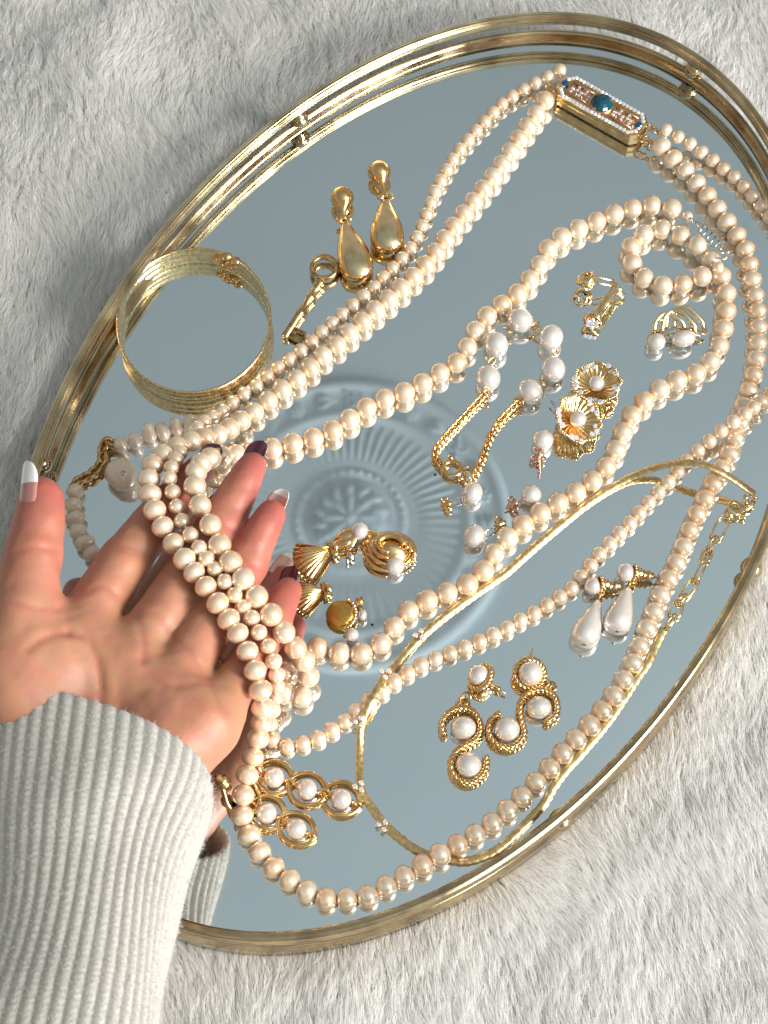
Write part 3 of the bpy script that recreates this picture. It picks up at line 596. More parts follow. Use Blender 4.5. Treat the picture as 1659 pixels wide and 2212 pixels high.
# ------------------------------------------------------------------ freshwater strand with brown-gold chain end
nc = thing('freshwater_pearl_necklace', 'strand of uneven freshwater pearls with twisted dark gold chain, running under the hand', 'necklace')
strand(nc, [(262,962),(292,950),(323,936),(353,929),(383,922),(410,914,4),(440,928,5),(452,952,5)], 3.4, 5.3, 7.0, 5.6, 'baroque', .08, .25)
strand(nc, [(162,1062),(161,1095),(164,1127),(172,1156),(190,1184),(212,1208),(245,1235)], 3.3, 5.5, 6.8, 6.0, 'baroque', .08, .25)
def chain(name, ctrl, z0, link_l, link_w, wire, m, parent, pitch=None, n=14):
    c = resample(catmull(px(ctrl, z0), 10), pitch or link_l*.78); t = np.gradient(c, axis=0); g = G()
    for k in range(len(c)):
        tv = t[k]/np.linalg.norm(t[k]); nr = np.cross(tv, (0, 0, 1)); nr /= np.linalg.norm(nr); u2 = np.cross(tv, nr)
        a = (math.pi/4 if k % 2 else -math.pi/4)+random.uniform(-.25, .25); sv = nr*math.cos(a)+u2*math.sin(a); th = np.arange(n)*2*math.pi/n
        g.tube(c[k]+np.outer(np.cos(th)*link_l/2*1.15, tv)+np.outer(np.sin(th)*link_w/2, sv), wire, 6, closed=True)
    return g.obj(name, m, parent)
chain('chain', [(247,962,3),(232,955,4),(222,972,3),(222,991,3.5),(213,1009,2.6),(197,1026,2.4),(176,1036,2.4),(162,1045,2.6)], 2.4, 3.6, 3.4, .75, 'old_gold', nc, 1.7)
bp_ = thing('baroque_pearl', 'single large drilled baroque pearl beside the dark gold chain', 'pearl')
q = P(262, 1026, 5.6); pearl(bp_, q, (13.0, 10.8, 11), 'baroque', (-.45, .85, 0))
g = G(); dd = (CAM-q)/np.linalg.norm(CAM-q); ringlet(g, q+np.array([1.4, -1.6, 4.9]), .75, .18, dd+np.array([.2, -.3, 0])); g.obj('drill_hole', 'old_gold', bp_)

# ------------------------------------------------------------------ bracelet of oval pearls on a gold rope chain
br = thing('pearl_chain_bracelet', 'bracelet of six plump oval pearls on gold rope chain with spring ring clasp', 'bracelet')
OV = [(1055,816,(-.2,-1)),(1072,744,(-.3,-1)),(1124,692,(-.75,-.55)),(1190,729,(.5,-.9)),(1195,797,(-.2,-1)),(1145,846,(-.6,-.9))]
for x_, y_, a in OV: pearl(br, P(x_, y_, 4.7), (10.6, 9.3, 9.4), 'white_pearl', (a[0], -a[1], 0))
g = G()
for x_, y_ in ((1062,781),(1096,712),(1156,703),(1160,712),(1199,765),(1172,824),(1050,848),(1120,868)): ringlet(g, P(x_, y_, 4.5), (1.9, 1.3), .38, (random.uniform(-1, 1), random.uniform(-1, 1), .8))
g.obj('jump_rings', 'gold', br)
chain('chain', [(1048,850,3),(1022,878,2),(998,905,1.8),(970,935,1.8),(948,960,2.2),(939,978,2.4),(944,995,2),(956,1010,1.8)], 1.8, 2.6, 2.4, .52, 'gold', br, 1.15)
chain('chain', [(1116,872,3),(1090,898,2),(1070,924,1.8),(1054,955,1.8),(1044,984,1.8),(1034,1008,1.8),(1026,1026,1.8)], 1.8, 2.6, 2.4, .52, 'gold', br, 1.15)
g = G(); ringlet(g, P(977, 1012, 2.2), 3.3, .95, (0, .1, 1), 28); g.sphere(P(974, 989, 2.4), 1.1, 10, 7); g.tube([P(984, 1030, 2), P(1001, 1036, 2)], .8, 8); ringlet(g, P(1012, 1020, 1.6), (2.4, 1.5), .42, (.2, .1, 1)); g.tube([P(1001, 1036, 1.6), P(1003, 1046, 1.2)], .9, 6); g.obj('spring_ring', 'gold', br)

# ------------------------------------------------------------------ stud earrings
def stud(pp, dia, a, b, m_post, m_back, label, stretch=1.0, backpos=None, tilt=(0, -1, 0)):
    t = thing('pearl_stud', label, 'earring', 'pearl stud earrings')
    pc = P(pp[0], pp[1], dia/2+.1); pearl(t, pc, (dia*stretch, dia, dia), 'white_pearl', (.2, 1, 0))
    A, B_ = P(*a), P(*b); ps = G(); ps.tube([pc+(A-pc)*.6, A, B_], .42, 8); ps.lathe([(0, 0), (1.9, .1), (2.0, .5), (.5, 1.0)], A+(pc-A)*.25, (B_-A), 14); ps.obj('post', m_post, t)
    c = P(*backpos) if backpos else A+(B_-A)*.75; ax = (B_-A)/np.linalg.norm(B_-A); sd = np.cross(ax, (0, 0, 1)); sd /= np.linalg.norm(sd); up = np.cross(sd, ax); g = G()
    for s in (-1, 1):   # butterfly back: two curled wings on a plate
        th = np.linspace(0, 4.6, 16); cur = c+np.outer(s*(1.5-1.35*np.cos(th)), sd)+np.outer(1.25*np.sin(th), ax)
        g.tube(cur, 1.25, 6, prof=lambda an, k: (np.cos(an), .24*np.sin(an)), up0=up)
    g.lathe([(0, -1.7), (1.4, -1.5), (1.75, -.6), (1.2, 0), (1.6, .7), (1.1, 1.4), (.5, 1.8)], c, ax, 10); g.obj('butterfly_back', m_back, t)
    return t
stud((1173, 950), 8.1, (1166, 975, 3), (1165, 1026, 1.2), 'rose', 'rose', 'white pearl stud whose rose-gold back and post point down, below the fluted gold flowers', 1.05, (1162, 992, 2.2))
stud((1021, 1064), 7.6, (1000, 1072, 3.4), (953, 1096, 1.5), 'silver', 'gold', 'white pearl stud with long silver post and gold back, below the spring ring clasp', 1.12)
stud((1148, 1070), 7.7, (1130, 1079, 3.4), (1092, 1098, 2.0), 'rose', 'rose', 'white pearl stud with coppery butterfly back, touching the long pearl strand', 1.0, (1109, 1088, 3))
stud((1025, 1158), 8.2, (1049, 1147, 3.6), (1092, 1126, 3.0), 'silver', 'gold', 'white pearl stud with silver post and gold cup pointing right to the long pearl strand', 1.08)

# ------------------------------------------------------------------ gold teardrop earrings
def teardrop(name_l, top, waist, bottom, wid):
    t = thing('teardrop_earring', name_l, 'earring', 'gold teardrop earrings')
    z = wid*.34; a = P(*top, 4.6); w_ = P(*waist, 3.4); b = P(*bottom, z)
    d1 = w_-a; L1 = np.linalg.norm(d1); g = G()
    g.lathe([(0, -4.6), (1.9, -4.2), (3.5, -3.0), (4.5, -1.2), (4.75, .5), (4.3, 2.2), (3.3, 3.6), (2.1, 4.9), (1.4, 6.2), (1.1, L1*.9), (.9, L1)], a, d1, 24); g.obj('bulb', 'gold', t)
    d2 = b-w_; L2 = np.linalg.norm(d2); ax = d2/L2; sd = np.cross(ax, (0, 0, 1)); sd /= np.linalg.norm(sd); up = np.cross(sd, ax); R_ = wid/2
    prof = [(.05, 0), (.18, .04), (.36, .14), (.56, .27), (.75, .40), (.90, .53), (.985, .66), (1.0, .75), (.94, .85), (.78, .93), (.5, .98), (.1, 1.0)]; rows = []
    for r, h_ in prof:
        th = np.arange(32)*2*math.pi/32; top_ = np.sin(th); rows.append(w_+ax*h_*(L2+wid*.12)+np.outer(R_*r*np.cos(th), sd)+np.outer(R_*r*.62*np.sign(top_)*np.abs(top_)**(np.where(top_ > 0, .8, 1)), up))
    g = G(); g.grid(np.array(rows), closed_v=True); dr = g.obj('drop', 'gold', t)
    # raised polished face with a rim
    rows = []
    for r, h_ in prof[1:-1]:
        rows.append([w_+ax*h_*(L2+wid*.12)+sd*R_*r*.80*v+up*(R_*.62*r*math.sqrt(max(0, 1-.64*v*v))+.15) for v in np.linspace(-1, 1, 13)])
    g = G(); g.grid(np.array(rows)); g.obj('face', 'pale_gold', dr)
    g = G()
    for k in range(5):
        an = -1.9+k*.95; c = w_+sd*2.2*math.sin(an)-ax*1.0*math.cos(an)+np.array([0, 0, .8]); g.sphere(c, (1.5, 1.0, .8), 10, 7)
    ringlet(g, w_+ax*.6, 1.3, .4, ax+up*.5); g.obj('leaf_cap', 'gold', t)
teardrop('gold teardrop earring standing higher, right one of the pair', (819, 371), (833, 428), (837, 536), 13.6)
teardrop('gold teardrop earring lying lower, left one of the pair, above the key', (739, 427), (743, 476), (776, 596), 13.8)

# ------------------------------------------------------------------ key
key = thing('key', 'small antique brass key with ring bow beside the teardrop earrings', 'key')
kr = P(700, 579, 3.0); ka = P(689, 613, 2.6); kb = P(614, 730, 1.9); kx = (kb-ka)/np.linalg.norm(kb-ka); ks = np.cross(kx, (0, 0, 1)); ks /= np.linalg.norm(ks); ks = ks if ks[0] > 0 else -ks
g = G(); t_ = np.arange(36)*2*math.pi/36
g.tube(kr+np.outer(4.9*np.cos(t_), ks)+np.outer(4.9*np.sin(t_), kx), 1.0, 12, closed=True, prof=lambda an, k: (1.5*np.sign(np.cos(an))*np.abs(np.cos(an))**.5, .95*np.sign(np.sin(an))*np.abs(np.sin(an))**.5)); g.obj('bow', 'old_gold', key)
L_ = np.linalg.norm(kb-ka)
g = G(); g.lathe([(1.2, -1.5), (2.1, -.8), (2.1, .2), (1.5, .6), (1.9, 1.2), (1.9, 1.8), (1.45, 2.4), (1.35, 6), (1.8, 6.5), (1.8, 7.3), (1.4, 7.8), (1.4, 14), (1.7, 14.4), (1.7, 15), (1.45, 15.4), (1.45, L_-.5), (1.2, L_), (0, L_)], ka, kx, 16); g.obj('shaft', 'old_gold', key)
g = G()
for u, v, a_, b_ in ((-2.0, 3.6, 1.1, 2.6), (-5.0, 3.2, 1.0, 2.2), (-3.5, 2.2, 2.6, 1.0), (-2.1, 6.0, .8, .8), (-5.2, 5.6, .9, .9)): g.box(kb+kx*u+ks*v, kx*a_, ks*b_, (0, 0, .75), .15)
g.obj('bit', 'old_gold', key, smooth=False)

# ------------------------------------------------------------------ bangle: thin engraved gold hoops held in one clasp
bg_ = thing('bangle', 'gold bangle of thin engraved hoops with small ornate clasp, leaning on the rail', 'bangle')
bc = P(423, 716, 0); RB = 29.0
t_ = np.arange(200)*2*math.pi/200; prof_b = []
for k in range(33): z = .3+9.6*k/32; prof_b.append((RB+.25+.5*abs(math.sin(k/32*3*math.pi))**.7+.5*k/32, z))
for k in range(33): z = 9.9-9.6*k/32; prof_b.append((RB-.35-.25*abs(math.sin(k/32*3*math.pi))**.7+.5*(1-k/32), z))
g = G(); g.grid(np.array([[(bc[0]+r*math.cos(t), bc[1]+r*1.08*math.sin(t), z+.25*math.sin(t*46+z*2.2)*0) for r, z in prof_b] for t in t_]), closed_u=True, closed_v=True); g.obj('band', 'engraved', bg_)
g = G(); ta = math.radians(64)
for da, z in ((-.10, 8.6), (-.03, 7.4), (.04, 8.9), (.10, 7.6), (0, 5.5), (-.07, 4.5), (.07, 3.5), (.15, 6)):
    c = np.array([bc[0]+(RB+.2)*math.cos(ta+da), bc[1]+(RB*1.08)*math.sin(ta+da), z]); g.sphere(c, (2.3, 1.9, 1.6), 10, 7)
g.tube([np.array([bc[0]+(RB+1.6)*math.cos(ta+q), bc[1]+(RB+1.6)*1.08*math.sin(ta+q), 5]) for q in np.linspace(-.2, .25, 8)], 1.6, 8); g.obj('clasp', 'old_gold', bg_)

# ------------------------------------------------------------------ fluted flower earrings
def fluted(c, R_, nrm, pd, label, post):
    t = thing('flower_earring', label, 'earring', 'fluted gold flower earrings'); nrm = np.array(nrm, float); nrm /= np.linalg.norm(nrm)
    u = np.cross(nrm, (0, 1, 0)); u /= np.linalg.norm(u); v = np.cross(nrm, u); th = np.arange(96)*2*math.pi/96; rows = []
    for rr in (.12, .3, .5, .68, .82, .93, 1.0, .98, .9, .5, .1):
        pass
    for rr, hh in ((.08, .6), (.3, .5), (.5, .9), (.7, 1.7), (.86, 2.8), (.97, 3.7), (1.02, 3.4), (.95, 2.4), (.75, .9), (.45, -.2), (.1, -.4)):
        fl_ = np.cos(24*th)*.42*min(1, rr*1.3); sc = 1+.055*np.cos(8*th)*rr*rr
        rows.append(c+np.outer(R_*rr*sc*np.cos(th), u)+np.outer(R_*rr*sc*np.sin(th), v)+np.outer(hh+fl_, nrm))
    g = G(); g.grid(np.array(rows), closed_v=True); g.obj('flower', 'gold', t)
    for k in range(26):
        a = 2*math.pi*k/26+random.uniform(-.05, .05); sc = 1+.055*math.cos(8*a)
        if k % 5 < 3: stone(t, 'crystal', c+(u*math.cos(a)+v*math.sin(a))*R_*(.97 if k % 2 else .84)*sc+nrm*(3.9 if k % 2 else 3.2), 1.25, 'crystal', nrm=nrm)
    g = G()
    for k in range(60): a = 2*math.pi*k/60; sc = 1+.055*math.cos(8*a); g.sphere(c+(u*math.cos(a)+v*math.sin(a))*R_*1.0*sc+nrm*(3.7+.5*math.sin(9*a)), .55+.25*abs(math.sin(4.3*k)), 6, 4)
    g.obj('beaded_edge', 'pale_gold', t)
    pearl(t, c+nrm*3.2, (pd, pd, pd*.9), 'white_pearl'); g = G(); g.tube([c-nrm*.5, c+(P(*post)-c)*.5-nrm*1.5, P(*post)], .4, 6); g.obj('post', 'silver', t)
fluted(P(1289, 838, 2.8), 9.0, (-.12, .1, 1), 6.2, 'fluted gold flower earring with crystal edge and pearl centre, upper of the two', (1262, 862, 2))
fluted(P(1240, 911, 4.6), 9.2, (.42, -.12, 1), 6.4, 'fluted gold flower earring with pearl centre, tilted lower one with its post showing', (1190, 866, 3))

# ------------------------------------------------------------------ crystal clip earrings
def crystal_clip(cup, hinge, arm, label, knot):
    t = thing('clip_earring', label, 'earring', 'crystal clip-on earrings'); c = P(*cup); hg = P(*hinge); d = hg-c; d /= np.linalg.norm(d); sd = np.cross(d, (0, 0, 1)); sd /= np.linalg.norm(sd)
    g = G(); fd = np.array([-.25, -.55, -.45]) if knot else np.array([-.2, -.9, .25]); fd /= np.linalg.norm(fd)
    g.lathe([(0, -3.0), (2.4, -2.7), (3.6, -1.2), (3.8, .4), (3.3, 1.2), (3.0, 1.0)], c, fd, 22); cupo = g.obj('cup', 'gold', t)
    if knot:
        g = G()
        for k in range(3): ringlet(g, c-fd*(1.0+.3*k), 3.1, .85, fd*.4+np.array([math.cos(k*1.1), math.sin(k*1.1), .9]), 24)
        g.obj('knot', 'pale_gold', t)
    q1 = np.cross(fd, (1, 0, 0)); q1 /= np.linalg.norm(q1); q2 = np.cross(fd, q1)
    for k in range(7):
        a = k*math.pi/3; off = (q1*math.cos(a)+q2*math.sin(a))*(2.0 if k < 6 else 0); stone(t, 'crystal', c+fd*1.4+off, 1.05, 'crystal', nrm=fd)
    g = G()
    for s in (-1, 1): g.tube(catmull([c-fd*2.2+sd*s*.6, c+(hg-c)*.45+sd*s*1.3+np.array([0, 0, 2.4]), hg+sd*s*1.2], 8), .5, 7)
    g.tube([hg-sd*2.0, hg+sd*2.0], .7, 8); g.obj('hinge_arm', 'pale_gold', t)
    e = P(*arm); d2 = e-hg; L2 = np.linalg.norm(d2); g = G()
    g.tube(catmull([hg, hg+d2*.35+np.array([0, 0, 1.0]), hg+d2*.75, e], 8), np.interp(np.arange(25), (0, 16, 24), (1.1, 1.5, 1.9)), 10, prof=lambda an, k: (.35*np.cos(an), np.sin(an)), up0=(0, 0, 1)); g.obj('paddle', 'pale_gold', t)
crystal_clip((1264, 612, 5.8), (1322, 612, 6.0), (1346, 642, 2.2), 'crystal clip-on earring with gold knot front, upper one of the pair', True)
crystal_clip((1280, 694, 4.6), (1333, 622, 6.5), (1286, 680, 8.6), 'crystal clip-on earring with long gold paddle folded over its cup, lower of the pair', False)

# ------------------------------------------------------------------ pearl clip earrings
def pearl_clip(pc, size, arc, label):
    t = thing('pearl_clip_earring', label, 'earring', 'pearl clip-on earrings'); c = P(*pc)
    pearl(t, c, size, 'white_pearl', (1, .15, 0)); g = G(); g.lathe([(0, -1), (size[1]*.42, -.7), (size[1]*.5, .5), (size[1]*.44, 1.4)], c+np.array([0, 2.2, -.9]), (0, -.75, .65), 20); g.obj('cup', 'pale_gold', t)
    a = px(arc, 4); sd = np.array([1.6, .5, .2]); g = G()
    for s in (-1, 1): g.tube(catmull(a+s*sd, 8), .8, 8, prof=lambda an, k: (.55*np.cos(an), 1.15*np.sin(an)), up0=(.2, -.6, .7))
    g.tube([a[1]-sd, a[1]+sd], .45, 6); g.tube([a[-1]-sd*1.1, a[-1]+sd*1.1], .8, 8); cb = g.obj('hoop_clip', 'pale_gold', t)
    g = G(); g.tube(catmull([a[0]+sd*.2, (a[0]+a[-1])/2+np.array([0, 0, 1.4]), a[-1]], 8), 1.5, 8, prof=lambda an, k: (.3*np.cos(an), np.sin(an)), up0=(0, 0, 1)); g.obj('paddle', 'silver', t)
pearl_clip((1418, 738, 4.2), (7.2, 7.0, 7), [(1422, 720, 4), (1426, 692, 7), (1448, 674, 8), (1480, 690, 7), (1490, 712, 4)], 'round white pearl clip-on earring, left one of the nested pair')
pearl_clip((1477, 731, 5.0), (9.4, 6.6, 6.8), [(1448, 716, 3), (1452, 678, 7), (1476, 668, 9), (1506, 696, 7), (1514, 722, 3)], 'oval white pearl clip-on earring, right one of the nested pair')

# ------------------------------------------------------------------ flat gold chain with crystal groups and a paper-clip extender
M['chain_gold'] = noisy(mat('flat_chain_gold', (.8, .58, .28), .35, 1.0), 700, (.58, .38, .15), (.86, .64, .34), bump=.5, dist=.0003, rough=(.28, .42))
fc = thing('flat_gold_chain', 'flat gold chain with small crystal clusters and a paper-clip link extender', 'chain')
FCH = [(1630,1068,6),(1605,1050,8),(1575,1029,10.5),(1540,1011,12.5),(1507,1001,12.5),(1477,999,11),(1444,1004,8),(1411,1012,5),(1362,1031,2),(1312,1058),(1262,1091),(1243,1106),(1163,1173),(1097,1232),(1077,1246),(1011,1292),(945,1342),(906,1378),(859,1431,2),(830,1467,5),(800,1517,7),(781,1560,4),(778,1610),(777,1662),(780,1705,2),(800,1738),(830,1778),(866,1811),(912,1841),(972,1856),(1011,1859),(1058,1844),(1092,1821),(1130,1785),(1173,1738),(1196,1699),(1223,1662),(1262,1619),(1309,1563),(1342,1517),(1378,1461),(1401,1428),(1418,1391),(1435,1358,2)]
pts = resample(catmull(px(FCH, 1.1), 10), .9); nS = len(pts)
g = G(); g.tube(pts, 1.0, 8, prof=lambda an, k: (.5*np.sign(np.cos(an))*np.abs(np.cos(an))**.6, 1.5*np.sign(np.sin(an))*np.abs(np.sin(an))**.6), up0=(.25, .1, 1))
v = g.v[0].reshape(nS, 8, 3); v *= 1.0; ctr = v.mean(1, keepdims=True); v[:] = ctr+(v-ctr)*(1+.10*np.where(np.arange(nS) % 3 == 0, -1, .4))[:, None, None]
g.obj('ribbon', 'chain_gold', fc)
for x_, y_, z in ((906,1372,2.4),(832,1455,6.5),(776,1560,5),(776,1700,3),(826,1784,2.2)):
    c = P(x_, y_, z); cg = G()
    for k in range(3): a = k*2.1+x_; q = c+np.array([1.5*math.cos(a), 1.5*math.sin(a), .7]); cg.lathe([(.9, -.9), (1.1, .1), (.85, .2)], q, (0, 0, 1), 10); stone(fc, 'crystal', q+np.array([0, 0, .35]), .95, 'crystal')
    cg.obj('setting', 'pale_gold', fc)
def paperclip(a, b, w_, tilt):
    A, B_ = P(*a), P(*b); d = B_-A; L_ = np.linalg.norm(d); d /= L_; s = np.cross(d, (0, 0, 1)); s /= np.linalg.norm(s); s = s*math.cos(tilt)+np.cross(s, d)*math.sin(tilt); c = (A+B_)/2; p = []
    for k in range(28):
        an = 2*math.pi*k/28; p.append(c+d*((L_/2-w_)*np.sign(math.cos(an))*min(1, abs(math.cos(an))*3)+w_*math.cos(an))+s*w_*math.sin(an))
    G().tube(p, .48, 7, closed=True).obj('paper_clip_link', 'pale_gold', fc)
EX = [(1440,1352),(1456,1330),(1466,1300),(1478,1286),(1502,1252),(1524,1208),(1530,1188),(1546,1160),(1566,1120)]
for k in range(len(EX)-1):
    d = np.array(EX[k+1])-np.array(EX[k]); e = d/np.linalg.norm(d)*4
    paperclip((*(np.array(EX[k])-e), 1.6), (*(np.array(EX[k+1])+e), 1.6), 1.75 if k not in (4, 1, 7) else 2.1, .15 if k % 2 else 1.1)
g = G(); ringlet(g, P(1588, 1098, 3), 2.6, .8, (.4, .2, 1)); ringlet(g, P(1612, 1080, 4), 1.9, .6, (1, .2, .5)); g.tube([P(1592, 1108, 2.5), P(1620, 1096, 2.5), P(1628, 1082, 3)], .9, 8); g.sphere(P(1576, 1112, 2.5), 1.5, 10, 7); g.sphere(P(1606, 1118, 1.8), 1.2, 8, 6); ringlet(g, P(1627, 1073, 5), 1.5, .5, (.6, 1, .3)); g.obj('clasp', 'pale_gold', fc)

# ------------------------------------------------------------------ pearl drop earrings
def drop_earring(studp, cap, back, pin, dtop, dbot, wid, label, sd_=6.4):
    t = thing('pearl_drop_earring', label, 'earring', 'pearl drop earrings'); c = P(*studp, sd_/2+2); pearl(t, c, sd_, 'white_pearl')
    cp = P(*cap, 5); bk = P(*back, 4); d = bk-c; g = G(); g.lathe([(2.7, -1.6), (3.0, -.8), (2.6, .2), (1.8, .8), (2.2, 1.5), (1.2, 2.2), (.6, 3)], cp, d, 18)
    for k in range(14): a = k*2*math.pi/14; dn = d/np.linalg.norm(d); u = np.cross(dn, (0, 0, 1)); u /= np.linalg.norm(u); g.sphere(cp-dn*1.2+(u*math.cos(a)+np.cross(dn, u)*math.sin(a))*2.9, .6, 6, 5)
    g.obj('cap', 'gold', t)
    g = G(); dn = d/np.linalg.norm(d); g.lathe([(.5, -2.4), (1.9, -2.0), (1.9, -1.2), (1.0, -.6), (2.0, 0), (2.0, .8), (1.1, 1.4), (1.4, 2.2), (.5, 2.8)], bk, dn, 14); g.tube([bk, P(*pin)], .38, 6); g.obj('back', 'old_gold', t)
    a, b = P(*dtop, 4), P(*dbot, wid*.45); ax = b-a; L_ = np.linalg.norm(ax); g = G()
    g.lathe([(r*wid/2, h_*(L_+.5)) for r, h_ in ((.03, 0), (.2, .02), (.32, .08), (.46, .2), (.66, .36), (.84, .52), (.96, .66), (1.0, .76), (.93, .87), (.75, .945), (.45, .985), (.05, 1))], a, ax, 30)
    g.obj('pearl_drop', 'drop_pearl', t)
    g = G(); an = ax/L_; ringlet(g, a-an*1.2, 1.3, .4, np.cross(an, (0, 0, 1))); ringlet(g, (a+cp)/2, 1.3, .38, (.4, .2, 1)); g.lathe([(1.5, 1.2), (1.2, .2), (.5, -.4)], a, an, 12); g.obj('ring', 'old_gold', t)
    g = G(); g.lathe([(.8, -.25), (.8, .2), (.5, .3)], a+ax*1.0+np.array([.8, -.4, wid*.16]), ax+np.array([0, 0, wid]), 10); g.obj('pin_end', 'old_gold', t)
M['drop_pearl'] = M['white_pearl']
drop_earring((1281, 1266), (1303, 1262), (1325, 1266), (1346, 1262, 3), (1293, 1296), (1257, 1392), 10.7, 'white pearl teardrop earring, left one of the pair and lower')
drop_earring((1352, 1237), (1376, 1238), (1398, 1243), (1436, 1252, 3), (1358, 1268), (1327, 1364), 10.7, 'white pearl teardrop earring, right one of the pair, pin touching the large pearls', 6.9)

# ------------------------------------------------------------------ rope-edged S earrings
def rope(pts, r, turns, g=None, lob=3):
    g = g or G(); n = 12*lob
    for s in range(lob):
        L_ = np.r_[0, np.cumsum(np.linalg.norm(np.diff(pts, axis=0), axis=1))]; t = np.gradient(pts, axis=0); t /= np.linalg.norm(t, axis=1)[:, None]; u = np.cross(t, (0, 0, 1)); u /= np.linalg.norm(u, axis=1)[:, None]; v = np.cross(t, u)
        a = L_*turns+s*2*math.pi/lob; g.tube(pts+(u*np.cos(a)[:, None]+v*np.sin(a)[:, None])*r*.55, r*.62, 6)
    return g
def s_earring(studp, sdia, nrm, pin, con, p1, p2, path, label):
    t = thing('rope_pearl_earring', label, 'earring', 'S-shaped rope-edged pearl earrings')
    c = P(*studp, 5.5); nrm = np.array(nrm, float); nrm /= np.linalg.norm(nrm); pearl(t, c+nrm*.8, sdia, 'white_pearl'); u = np.cross(nrm, (0, 1, 0)); u /= np.linalg.norm(u); v = np.cross(nrm, u); th = np.linspace(0, 2*math.pi, 60)
    ring_ = c-nrm*.6+np.outer((sdia/2+.8)*np.cos(th), u)+np.outer((sdia/2+.8)*np.sin(th), v); rope(ring_, 1.05, 1.25).obj('rope_bezel', 'gold', t)
    g = G(); g.lathe([(sdia/2+1.4, -.6), (sdia/2+1.3, -1.6), (sdia/2-.6, -3.2), (1.6, -4.2), (1.2, -5.2), (0, -5.4)], c, nrm, 22); e = P(*pin); b0 = c-nrm*4.6; g.tube([b0, b0+(e-b0)*.5, e], .4, 6); g.sphere(b0+(e-b0)*.55, 1.3, 10, 7); g.obj('back', 'gold', t)
    pearl(t, P(*p1, 4.4), (9.1, 9.1, 8), 'white_pearl'); pearl(t, P(*p2, 4.4), (9.2, 9.2, 8), 'white_pearl')
    pts = resample(catmull(px(path, 2.3), 10), .5); g = rope(pts, 1.3, 1.1); s = rope(pts+np.array([0, 0, 1.8]), 1.0, 1.2, g); g.obj('rope_edge', 'gold', t)
    g = G(); cn = P(*con, 3); f = px(path, 2.3)
    for k, w_ in ((-.3, 1.7), (.25, 1.5), (.8, 1.5)): ringlet(g, cn+(c-cn)*.3*k, w_, .5, (random.uniform(-.6, .6), random.uniform(-.6, .6), 1))
    g.obj('link', 'old_gold', t)
s_earring((1037, 1461), 7.6, (-.62, .25, .75), (1092, 1499, 2.4), (998, 1519), (1001, 1572), (1012, 1652), [(958,1590),(956,1562),(971,1541),(996,1531),(1021,1539),(1035,1560),(1037,1582),(1027,1600),(1004,1612),(985,1626),(975,1648),(978,1670),(993,1687),(1014,1692),(1035,1682),(1049,1661),(1050,1636)], 'S-shaped gold rope earring with white pearls, left one, stud turned aside')
s_earring((1145, 1455), 8.8, (.08, -.25, 1), (1149, 1400, 2.4), (1187, 1481), (1164, 1528), (1095, 1576), [(1178,1562),(1198,1549),(1203,1526),(1195,1504),(1171,1492),(1143,1498),(1127,1516),(1123,1540),(1127,1562),(1132,1582),(1126,1600),(1106,1614),(1083,1614),(1063,1600),(1056,1578),(1062,1556),(1079,1543)], 'S-shaped gold rope earring with white pearls, right one, stud facing up')

# ------------------------------------------------------------------ bracelet of open gold links each round a pearl
lb = thing('link_bracelet', 'gold open-link bracelet with a white pearl in every oval link, beside the sleeve', 'bracelet')
LK = [(592,1679,3.8),(663,1705,3.6),(737,1726,3.6),(640,1790,3.6),(576,1756,3.8)]
for k, (x_, y_, z) in enumerate(LK):
    c = P(x_, y_, 1.7); d = np.array([.93, -.36, 0]) if k < 3 else np.array([.88, -.48, 0]); s = np.cross(d, (0, 0, 1)); th = np.arange(48)*2*math.pi/48; ct, st = np.cos(th), np.sin(th)
    A, Bw = 6.9, 5.9 if k != 3 else 5.4
    pts = c+np.outer(A*ct, d)+np.outer(Bw*np.sign(st)*np.abs(st)**1.25, s)+np.outer(.55*np.cos(2*th)*(1 if k % 2 else -1)+.1, (0, 0, 1))
    lk = G().tube(pts, 1.0, 9, closed=True).obj('oval_link', 'gold', lb)
    pearl(lb, P(x_, y_, 3.8), 7.3, 'white_pearl')
    g = G()
    for e in (-1, 1): g.tube([c+d*e*3.3+np.array([0, 0, 1.4]), c+d*e*(A-.4)], .8, 8); ringlet(g, c+d*e*(A-.9)+np.array([0, 0, .8]), 1.4, .55, s+np.array([0, 0, .4])); g.sphere(c+d*e*4.0+np.array([0, 0, 1.3]), 1.0, 8, 6)
    g.obj('connector', 'gold', lb)
g = G(); g.tube(catmull(px([(556,1672,4),(548,1684,5),(552,1700,3),(560,1720,2),(556,1738,2)], 3), 8), .9, 8); ringlet(g, P(560, 1655, 6), 2.6, .7, (1, .4, .2)); g.tube(catmull(px([(478,1690,12),(484,1712,10),(492,1738,8),(506,1752,6),(540,1752,4),(560,1752,3)], 4), 8), .95, 8); g.obj('end_wire', 'gold', lb)
g = G(); e0, e1 = P(474, 1682, 14), P(498, 1706, 10); g.lathe([(.8, -1.6), (1.6, -1), (1.5, 0), (2.4, .6), (2.4, 1.6), (1.9, 2.0), (2.4, 2.6), (2.4, 3.4), (1.4, 4.2), (1.2, 5.5)], e0, e1-e0, 16); g.sphere(P(472, 1676, 14), 1.1, 8, 6); g.obj('end_cap', 'old_gold', lb)

